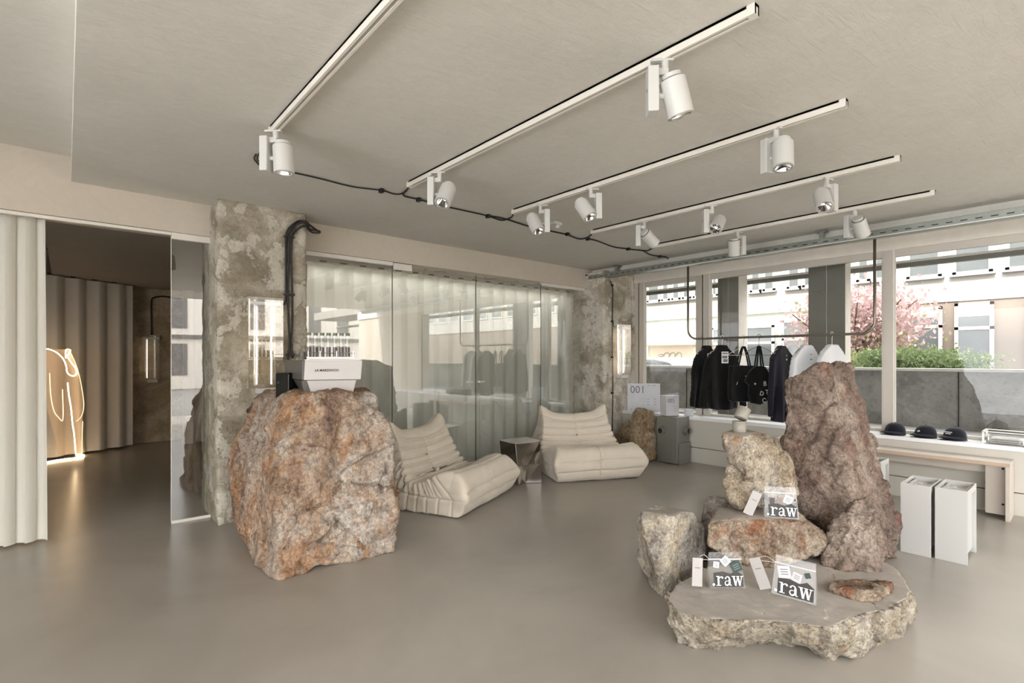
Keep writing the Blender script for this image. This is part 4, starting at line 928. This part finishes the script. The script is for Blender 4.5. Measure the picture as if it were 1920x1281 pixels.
M_teal = mat('dark_teal_card', srgb(44, 66, 62), .5); M_char = mat('charcoal_print', srgb(44, 40, 37), .5); M_card = mat('white_card', srgb(206, 206, 209), .6)
M_bot = mat('dark_bottle', srgb(62, 48, 46), .3)
def pouch(label, loc, rz, w_, cards, kind=0):
    t = thing('plastic_pouch', label, 'pouch', loc, rz, 'clear zip pouches on the rocks'); h = w_*.99; d = .024
    t.rotation_euler = (R(-7), 0, rz)
    bot = [(-w_/2*1.04, -d, .001), (w_/2*1.04, -d, .001), (w_/2*1.04, d, .001), (-w_/2*1.04, d, .001)]
    tp_ = [(-w_/2*.93, -.0015, h), (w_/2*.93, -.0015, h), (w_/2*.93, .0015, h), (-w_/2*.93, .0015, h)]
    MB().hexa(bot, tp_).build('film', M_bag, t)
    MB().box((-w_/2*.955, -.0075, h*.795), (w_/2*.955, -.003, h*.825)).build('zip_seal', M_card, t)
    cy = -d + .001
    yf = lambda z: -d - .0012 + (d-.0015)*(z/h)
    # printed dark field behind the lettering
    g = [(-w_*.38, 0), (w_*.46, 0), (w_*.46, h*.33), (w_*.30, h*.44), (w_*.12, h*.36), (-w_*.10, h*.42), (-w_*.38, h*.38)]
    MB().add([(x, yf(z + h*.05) - .0004, z + h*.05) for x, z in g] + [(x, yf(z + h*.05) + .0002, z + h*.05) for x, z in g], [tuple(range(7)), tuple(range(13, 6, -1))] + [(i, (i+1)%7, 7+(i+1)%7, 7+i) for i in range(7)]).build('dark_insert', M_char, t)
    hldr = MB().box((-.001, yf(0)+.003, .002), (.001, yf(0)+.0035, .004)).build('lettering', M_print, t)
    letter_raw(hldr, -w_*.41, h*.09, h*.275, yf(h*.1) - .0045)
    for (cx_, cz_, s_, ang, m_) in cards:
        a = R(ang); u = Vector((math.cos(a), 0, math.sin(a)))*s_*w_/2; v = Vector((-math.sin(a), 0, math.cos(a)))*s_*w_/2*(1.0 if m_ is not M_bot else 1.7)
        c_ = Vector((cx_*w_, yf(cz_*h) - .0006, cz_*h))
        cd_ = MB().obox(c_, u, (0, .0012, 0), v).build('card', m_, t)
        if m_ is not M_bot and s_ > .14:
            for q in (-.4, 0, .4): MB().obox(c_ + v*q + Vector((0, -.0015, 0)), u*.6, (0, .0003, 0), v*.07).build('print_line', M_greyprint, cd_)
    # hang tag on a loop of string
    tx = -w_*(.86 if kind != 2 else .82); ta = R({0: -4, 1: -24, 2: 24}[kind])
    u = Vector((math.cos(ta), 0, math.sin(ta)))*w_*.15; v = Vector((-math.sin(ta), 0, math.cos(ta)))*w_*.40
    c_ = Vector((tx, -.02, max(.003, w_*.40*math.cos(ta) + w_*.06)))
    tg = MB().obox(c_, u, (0, .0008, 0), v).build('hang_tag', mat('tag_paper', srgb(172, 168, 166), .6), t)
    MB().obox(c_ + v*.3 + Vector((0, -.0013, 0)), u*.5, (0, .0003, 0), v*.03).build('print_line', M_greyprint, tg)
    e = Vector((-w_/2*.93, -.004, h*.81))
    wire('string', [e, (e + c_ + v*.9)*.5 + Vector((0, 0, .022)), c_ + v*.86, (e + c_ + v*.9)*.5 + Vector((0, 0, -.002)), e + Vector((0, 0, -.004))], .0011, M_card, t, smooth=4, n=6)
    return t
a, b = onz(1331, 1102, .19), onz(1391, 1102, .19)
pc = (a+b)/2
pouch('clear pouch with white diamond card, standing on the slab at the left', (pc.x, pc.y, .192), math.atan2((b-a).y, (b-a).x), .172, [(-.28, .66, .17, -8, M_card), (.0, .76, .24, 42, M_card), (.30, .60, .30, 22, M_teal)], 0)
a, b = onz(1458, 1114, .19), onz(1522, 1132, .19)
pc = (a+b)/2
pouch('clear pouch with tilted white cards, standing on the slab at the right', (pc.x, pc.y, .192), math.atan2((b-a).y, (b-a).x), .186, [(-.24, .62, .30, 12, M_card), (.06, .56, .22, -14, M_card), (.30, .66, .13, 20, M_teal)], 2)
a, b = P(1434, 965, 3.03), P(1494, 976, 2.99)
pc = (a+b)/2
pouch('clear pouch with dark bottle print, standing on the rust-stained rock', (pc.x, pc.y, min(a.z, b.z)+.008), math.atan2((b-a).y, (b-a).x), .18, [(-.26, .52, .14, 0, M_bot), (-.02, .58, .18, -14, mat('brown_card', srgb(150, 134, 124), .6)), (.22, .60, .26, -26, M_card), (.42, .60, .06, 80, M_teal)], 1)

# ------------------------------------------------------------------ printed boxes on the sill
def box_on(label, cx, cy, z, w_, d_, h_, rz, num, sz):
    t = thing('display_box', label, 'box', (cx, cy, z), rz)
    MB().box((-w_/2, -d_/2, 0), (w_/2, d_/2, h_)).build('carton', M_card, t, bev=.002)
    if num:
        text('number', num, sz, M_txt, t, (-w_*.42, -d_/2 - .001, h_*.66), (R(90), 0, 0), sx=.95)
        for x_, z_, l_ in ((-.42, .93, .05), (.12, .93, .07), (.28, .93, .09), (-.42, .06, .06)): MB().box((x_*w_, -d_/2-.001, z_*h_), ((x_+l_)*w_, -d_/2+.001, z_*h_+.006)).build('small_print', M_txt, t)
        for i in range(3):
            for x_ in (.1, .3): MB().box((x_*w_, -d_/2-.001, h_*(.45-.1*i)), ((x_+.08)*w_, -d_/2+.001, h_*(.45-.1*i)+.005)).build('small_print', M_txt, t)
    return t
c = onX(1207, 672, 6.255)
box_on('large thin white box numbered 001 leaning by the window corner', c.x, c.y, .592, .45, .07, .395, R(-58), '001', .15)
c = P(1250, 779, 6.72)
box_on('smaller white box numbered 005 beside the 001 box', 5.985, 3.73, .602, .19, .14, .262, -YAW + R(16), '005', .075)
c = P(1273, 780, 6.66)
box_on('tiny white box at the right of the 005 box', 6.235, 3.60, .592, .10, .07, .085, -YAW + R(10), None, 0)

# ------------------------------------------------------------------ metal box sculpture
t = thing('metal_pedestal', 'grey metal pedestal with two round pipe stubs under the 005 box', 'pedestal', (5.94, 3.67, 0), 0)
M_pmetal = mat('grey_painted_metal', srgb(122, 120, 112), .45, .2, var=.03)
MB().box((-.115, -.145, .012), (.17, .145, .598)).build('body', M_pmetal, t, bev=.003)
MB().box((-.125, -.09, .05), (-.115, .12, .27)).box((-.09, -.165, .0), (.17, -.145, .27)).build('lower_panel', M_pmetal, t, bev=.002)
MB().ring((-.115, .06, .42), (-.185, .06, .42), .047, .036, 28).build('pipe_stub', M_pmetal, t)
MB().cyl((-.16, .06, .42), (-.166, .06, .42), .037, n=24).build('pipe_opening', M_dark, t)
MB().ring((.06, -.145, .42), (.06, -.205, .42), .047, .036, 28).build('pipe_stub', M_pmetal, t)
MB().cyl((.06, -.18, .42), (.06, -.186, .42), .037, n=24).build('pipe_opening', M_dark, t)

# ------------------------------------------------------------------ bench
M_bench = mat('greyed_oak', srgb(196, 186, 174), .5, var=.05, vs=3); M_bedge = mat('oak_edge', srgb(190, 166, 146), .5, var=.06, vs=5)
t = thing('bench', 'long low bench in pale board against the wall under the caps', 'bench', (6.0, 1.2, 0))
yE, yF = .50, 2.35
MB().box((5.862, yE, .452), (6.145, yF, .482)).build('seat', M_bench, t, world=True, bev=.002)
MB().box((5.856, yE, .45), (5.862, yF, .480)).build('edge_band', M_bedge, t, world=True)
for y_, s in ((yE, 1), (yF, -1)):
    MB().box((5.86, y_, 0), (6.14, y_+s*.028, .452)).build('leg', M_bench, t, world=True, bev=.002)
    l = MB().box((5.95, y_+s*.028, .03), (5.975, y_+s*.16, .452)).build('leg_brace', M_bench, t, world=True)
    for z_ in (.42, .12): MB().cyl((5.949, y_+s*.05, z_), (5.945, y_+s*.05, z_), .009).build('screw', M_dark, l, world=True)
MB().box((6.02, yE+.03, .36), (6.04, yF-.03, .452)).build('stretcher', M_bench, t, world=True)

# ------------------------------------------------------------------ white stools
def stool(first, label, x, y, rz=0):
    if first is None:
        t = thing('stool', label, 'stool', (x, y, 0), rz, 'white lacquered stools')
        d, w_, hh = .35, .168, .481
        for nm, xx in (('front_panel', 0), ('back_panel', d-.012)): MB().box((xx, -w_/2, 0 if xx == 0 else 0), (xx+.012, w_/2, hh)).build(nm, M_stool, t, bev=.0015)
        for s in (-1, 1): MB().box((.012, s*(w_/2-.030), .03), (d-.012, s*(w_/2-.022), hh-.02)).build('side_web', M_stool, t)
        MB().box((.012, -w_/2+.004, hh-.045), (d-.012, w_/2-.004, hh-.035)).build('seat_tray', M_stool, t)
        for s in (-1, 1): MB().box((.012, s*(w_/2-.006), hh-.04), (d-.012, s*w_/2, hh)).build('tray_rim', M_stool, t, bev=.001)
        MB().box((.10, -.012, hh-.034), (.14, .012, hh-.004)).build('tray_clip', M_stool, t)
        return t
    t = first.copy(); COL.objects.link(t); t.location = (x, y, 0); t.rotation_euler = (0, 0, rz); t['label'] = label
    for ch in first.children: c = ch.copy(); COL.objects.link(c); c.parent = t
    return t
s1 = stool(None, 'left of the two narrow white stools standing side by side', 4.41, .845)
stool(s1, 'right of the two narrow white stools, nearest the bench leg', 4.43, .660)
c = P(1641, 862, 4.35); stool(s1, 'white stool almost hidden behind the tallest boulder', c.x - .12, c.y + .04)

# ------------------------------------------------------------------ caps
def cap(label, px, kind):
    X_ = 6.255; c = onX(px, 820, X_)
    t = thing('cap', label, 'cap', (X_, c.y, .592), -R(106), 'navy caps on the window sill')
    t.scale = (1.04, 1.04, 1.0); vs, fs = [], []; nu, nv = 32, 10
    for j in range(nv+1):
        a = math.pi/2*j/nv
        for i in range(nu):
            b = 2*math.pi*i/nu; fr = math.cos(b+math.pi/2)
            hh = .112*math.sin(a)**.85
            vs.append((.082*math.cos(a)**.8*math.cos(b), .094*math.cos(a)**.8*math.sin(b) + (.012*math.sin(a)), .004+hh))
    for j in range(nv):
        for i in range(nu): fs.append((j*nu+i, j*nu+(i+1)%nu, (j+1)*nu+(i+1)%nu, (j+1)*nu+i))
    MB().add(vs, fs).build('crown', M_navycap, t, smooth=True)
    vs = []
    for k, (s_, zz) in enumerate(((0, .026), (1, .008))):
        for i in range(17):
            f = i/16; a = math.pi*(1+f); x_ = .084*math.cos(a)*(1 + .13*s_); y_ = -.080*abs(math.sin(a))**.8 - s_*.075*math.sin(math.pi*f)**.5*1.0
            vs.append((x_, y_, zz + .010*math.sin(math.pi*f)*(1.6 if s_ else 1)))
    top_ = vs; bot_ = [(x_, y_, z_-.004) for x_, y_, z_ in vs]; n_ = len(vs)
    MB().add(top_ + bot_, [(i, i+1, 17+i+1, 17+i) for i in range(16)] + [(n_+i, n_+17+i, n_+17+i+1, n_+i+1) for i in range(16)] + [(17+i, 17+i+1, n_+17+i+1, n_+17+i) for i in range(16)]).build('brim', M_navycap, t, smooth=True)
    MB().add(*uvs((0, .012, .117), (.007, .007, .004))).build('button', M_navycap, t, smooth=True)
    MB().box((.074, .045, .028), (.079, .052, .034)).build('strap_buckle', M_alu, t)
    def marks(n, w_, x0, y, z, hgt, tilt):
        for k in range(n): MB().obox((x0 + k*w_, y, z), (w_*.36, 0, 0), (0, .0006, 0), (0, math.sin(tilt)*hgt*.25, hgt*(.5 if k % 3 else .4))).build('embroidery', M_print, t)
    if kind == 1:
        marks(3, .006, -.014, -.0905, .062, .012, .2); marks(2, .009, -.020, -.092, .056, .004, .2)
    if kind == 2:
        marks(10, .006, -.035, -.0885, .074, .009, .2); marks(7, .006, -.026, -.0915, .060, .008, .2)
    return t
M_navycap = fabric('navy_twill', srgb(22, 23, 32), 200, .2, .1)
cap('plain dark navy cap, leftmost of the three on the sill', 1678, 0)
cap('dark navy cap with a tiny white emblem, middle of the three', 1735, 1)
cap('dark navy cap with two lines of white lettering, rightmost of the three', 1790, 2)
# acrylic tray of prints at the far right of the sill
c = onX(1885, 832, 6.25); cy = c.y
t = thing('print_tray', 'clear acrylic tray of papers on the sill at the right edge', 'tray', (6.25, cy, .592))
ylo = -.25; yhi = onX(1843, 830, 6.2).y
MB().box((6.18, ylo, .592), (6.40, yhi, .598)).box((6.18, ylo, .592), (6.185, yhi, .66)).box((6.395, ylo, .592), (6.40, yhi, .66)).box((6.18, yhi-.005, .592), (6.40, yhi, .66)).build('acrylic_tray', M_acr, t, world=True)
for (x_, y_) in ((6.18, yhi), (6.395, yhi)): MB().box((x_-.004, y_-.012, .592), (x_+.008, y_+.004, .70)).build('corner_post', M_frame_pale, t, world=True)
MB().box((6.17, ylo, .695), (6.185, yhi, .702)).box((6.39, ylo, .695), (6.405, yhi, .702)).box((6.17, yhi-.006, .695), (6.405, yhi+.004, .702)).build('top_rim', M_frame_pale, t, world=True)
for k in range(3):
    MB().box((6.20, ylo+.02, .60+.016*k), (6.385, yhi-.03-.01*k, .612+.016*k)).build('paper_stack', [M_card, mat('pale_green_print', srgb(206, 214, 206), .6), M_card][k], t, world=True)

# ------------------------------------------------------------------ clothes
def soft(outline, th, vox=.010, seed=0, fold=.012, sm=3, zref=None, freq=9.0):
    me = MB().prism([(x, -th/2, z) for x, z in outline], (0, th, 0)).mesh()
    bm = bmesh.new(); bm.from_mesh(me); bmesh.ops.triangulate(bm, faces=bm.faces); bm.to_mesh(me); bm.free()
    me = remeshed(me, vox, sm, .6); z1 = max(p[1] for p in outline); z0 = min(p[1] for p in outline)
    for v in me.vertices:
        p = v.co; dn = (z1-p.z)/(z1-z0)
        f = math.sin(p.x*freq*3 + 2.5*noise.noise(Vector((p.x*3, p.z*2, seed))) + seed)
        v.co = p + Vector((0, 1, 0))*(fold*f*(.3+dn) + .010*noise.noise(Vector((p.x*6, p.z*5, seed+3)))) + v.normal*.004*noise.noise(Vector((p.x*14, p.z*9, seed)))
        v.co.y += .02*math.sin(p.z*4+seed)*dn
    me.update(); return me
def mirror(h): return h + [(-x, z) for x, z in reversed(h)]
LS = mirror([(.035, -.004), (.058, .0), (.10, -.028), (.19, -.085), (.25, -.135), (.285, -.30), (.32, -.52), (.335, -.68), (.275, -.69), (.245, -.50), (.195, -.30), (.195, -.50), (.20, -.73), (.10, -.745), (0, -.75)])
JK = mirror([(.045, .045), (.066, .042), (.075, .008), (.18, -.068), (.235, -.125), (.275, -.30), (.325, -.55), (.345, -.72), (.275, -.735), (.245, -.52), (.20, -.28), (.20, -.52), (.21, -.745), (.10, -.76), (0, -.765)])
TB = [(-.185, -.30), (.185, -.30), (.195, -.55), (.19, -.70), (.15, -.725), (-.14, -.725), (-.19, -.70), (-.195, -.55)]
def hanger(parent, m, w_=.20, drop=.10):
    pts = [(.0, 0, -.100), (0, 0, -.06), (.003, 0, -.026), (.018, 0, -.006), (.020, 0, .012), (.012, 0, .026), (-.006, 0, .0295), (-.019, 0, .018), (-.021, 0, .008)]
    wire('hook', pts, .0034, m, parent, smooth=4, n=6)
    wire('hanger_bar', [(0, 0, -.098), (w_*.95, 0, -.098-drop), (w_, 0, -.108-drop), (w_*.95, 0, -.114-drop), (-w_*.95, 0, -.114-drop), (-w_, 0, -.108-drop), (-w_*.95, 0, -.098-drop), (0, 0, -.098)], .0032, m, parent, smooth=0, n=6)
GA = R(-24)
def on_rail(name, label, cat, px, ga=GA, m=M_frame_pale, drop=.10, wh=.20, group=None):
    yy = onX(px, 632, RX).y
    t = thing(name, label, cat, (RX, yy, zr + .0), ga, group); 
    return t
def garment(name, label, cat, px, outline, th, m, seed, ga=GA, hm=None, top=-.10, scale=1.0, fold=.012, sx=1.0):
    t = on_rail(name, label, cat, px, ga)
    me = soft([(x*scale*sx, z*scale + top) for x, z in outline], th, seed=seed, fold=fold)
    link('body', me, m, t, smooth=True)
    h = thing('clothes_hanger', 'pale wire hanger inside the ' + label.split(' on the rail')[0].split(' at the')[0].split(' behind')[0].split(', logo')[0], 'hanger', (RX, t.location.y, zr), ga, 'hangers on the clothes rail')
    hanger(h, hm or M_frame_pale, .18, .075)
    return t
t = garment('jacket', 'black jacket at the left end of the rail, logo print near the hem', 'jacket', 1325, JK, .06, M_blk, 1.0, ga=R(-12), top=-.128, scale=.97, sx=.9, fold=.010)
p = MB().box((-.045, -.050, -.185), (.045, -.047, -.285)).build('back_patch', M_print, t)
MB().box((-.038, -.051, -.25), (.0, -.05, -.275)).box((-.036, -.051, -.195), (.036, -.05, -.207)).build('patch_print', M_greyprint, p)
for k in range(7): MB().obox((-.01 + k*.020, -.058, -.765 + .004*(k % 2)), (.0065, 0, .002), (0, .0008, 0), (.001, 0, .016 if k not in (2, 4) else .011)).build('hem_print', M_greyprint, t)
t = garment('jacket', 'second black jacket on the rail with a white back patch', 'jacket', 1354, JK, .06, M_blk, 2.3, ga=R(-22), top=-.128, scale=.97, sx=.98, fold=.012)
p = MB().box((-.052, -.052, -.165), (.048, -.049, -.305)).build('back_patch', M_print, t)
MB().box((-.044, -.053, -.215), (.03, -.052, -.245)).box((-.03, -.053, -.255), (.034, -.052, -.29)).box((-.044, -.053, -.178), (.036, -.052, -.193)).build('patch_print', M_greyprint, p)
MB().obox((.0, 0, .0), (.09, 0, 0), (0, .04, 0), (0, 0, .0)).mesh() if 0 else None
def tote(name, label, px, seed, ga, slant=0, marks=()):
    t = on_rail(name, label, 'bag', px, ga)
    ol = [(x + slant*(z+.5), z-.03) for x, z in TB]
    if slant: ol = [(-.06, -.34), (.02, -.33), (.075, -.34), (.16, -.48), (.20, -.60), (.16, -.70), (.02, -.78), (-.10, -.76), (-.13, -.66), (-.12, -.56), (-.18, -.50), (-.12, -.40)]
    link('body', soft(ol, .05, seed=seed, fold=.010, vox=.010), M_blk, t, smooth=True)
    zt_ = -.33
    for s in (-1, 1):
        o_ = .085 if not slant else .045
        wire('strap', [(-.01, s*.008, -.105), (-o_*.5, s*.015, -.2), (-o_, s*.02, zt_-.03)], .0085, M_blk, t, smooth=5)
        wire('strap', [(.01, s*.008, -.105), (o_*.55, s*.015, -.2), (o_, s*.02, zt_-.03)], .0085, M_blk, t, smooth=5)
    h = thing('clothes_hanger', ('pale' if not slant else 'dark') + ' wire hanger carrying the ' + label, 'hanger', (RX, t.location.y, zr), ga + (R(-8) if slant else 0), 'hangers on the clothes rail')
    hanger(h, M_card if not slant else M_pipe, .2, .095)
    for (s_, sz, x_, z_, r_) in marks: text('print', s_, sz, M_print, t, (x_, -.048, z_), (R(90), R(r_), 0), bold=.0008)
    return t
tote('tote_bag', 'black tote bag with sparse white dashes hanging on the rail', 1394, 4.0, R(-28), 0, (('-', .06, -.02, -.46, 30), ('l', .05, .05, -.47, 35), ('\\', .05, .0, -.50, 0), ('/', .05, -.13, -.55, 10)))
tote('tote_bag', 'crumpled black bag with scattered white letters hanging on the rail', 1423, 5.5, R(-30), 1, (('B', .075, .02, -.56, 0), ('U', .06, .085, -.555, 20), ('D', .07, -.03, -.66, 18), ('T', .075, .045, -.655, 0), ('L', .055, .10, -.66, -40), ('C', .07, .0, -.74, 12), ('"', .07, -.11, -.57, 20)))
t = garment('long_sleeve_shirt', 'dark navy long sleeve shirt with a small chest print on the rail', 'shirt', 1466, LS, .06, M_navy, 7.0, ga=R(-6), scale=1.14, sx=.72, fold=.016)
MB().box((-.004, -.052, -.25), (.014, -.048, -.268)).box((-.004, -.052, -.21), (.012, -.048, -.218)).build('chest_print', M_print, t)
t = garment('long_sleeve_shirt', 'white long sleeve shirt, left of the two white ones', 'shirt', 1512, LS, .06, M_cotton, 8.4, ga=R(-14), scale=1.0, sx=.86, hm=M_pipe, fold=.010)
MB().box((-.01, -.054, -.25), (.012, -.05, -.264)).box((-.012, -.054, -.20), (.016, -.05, -.207)).build('chest_print', M_greyprint, t)
t = garment('long_sleeve_shirt', 'white shirt at the right end of the rail behind the tallest boulder', 'shirt', 1560, LS, .06, M_cotton, 9.9, ga=R(-14), scale=1.0, sx=.86, fold=.010)
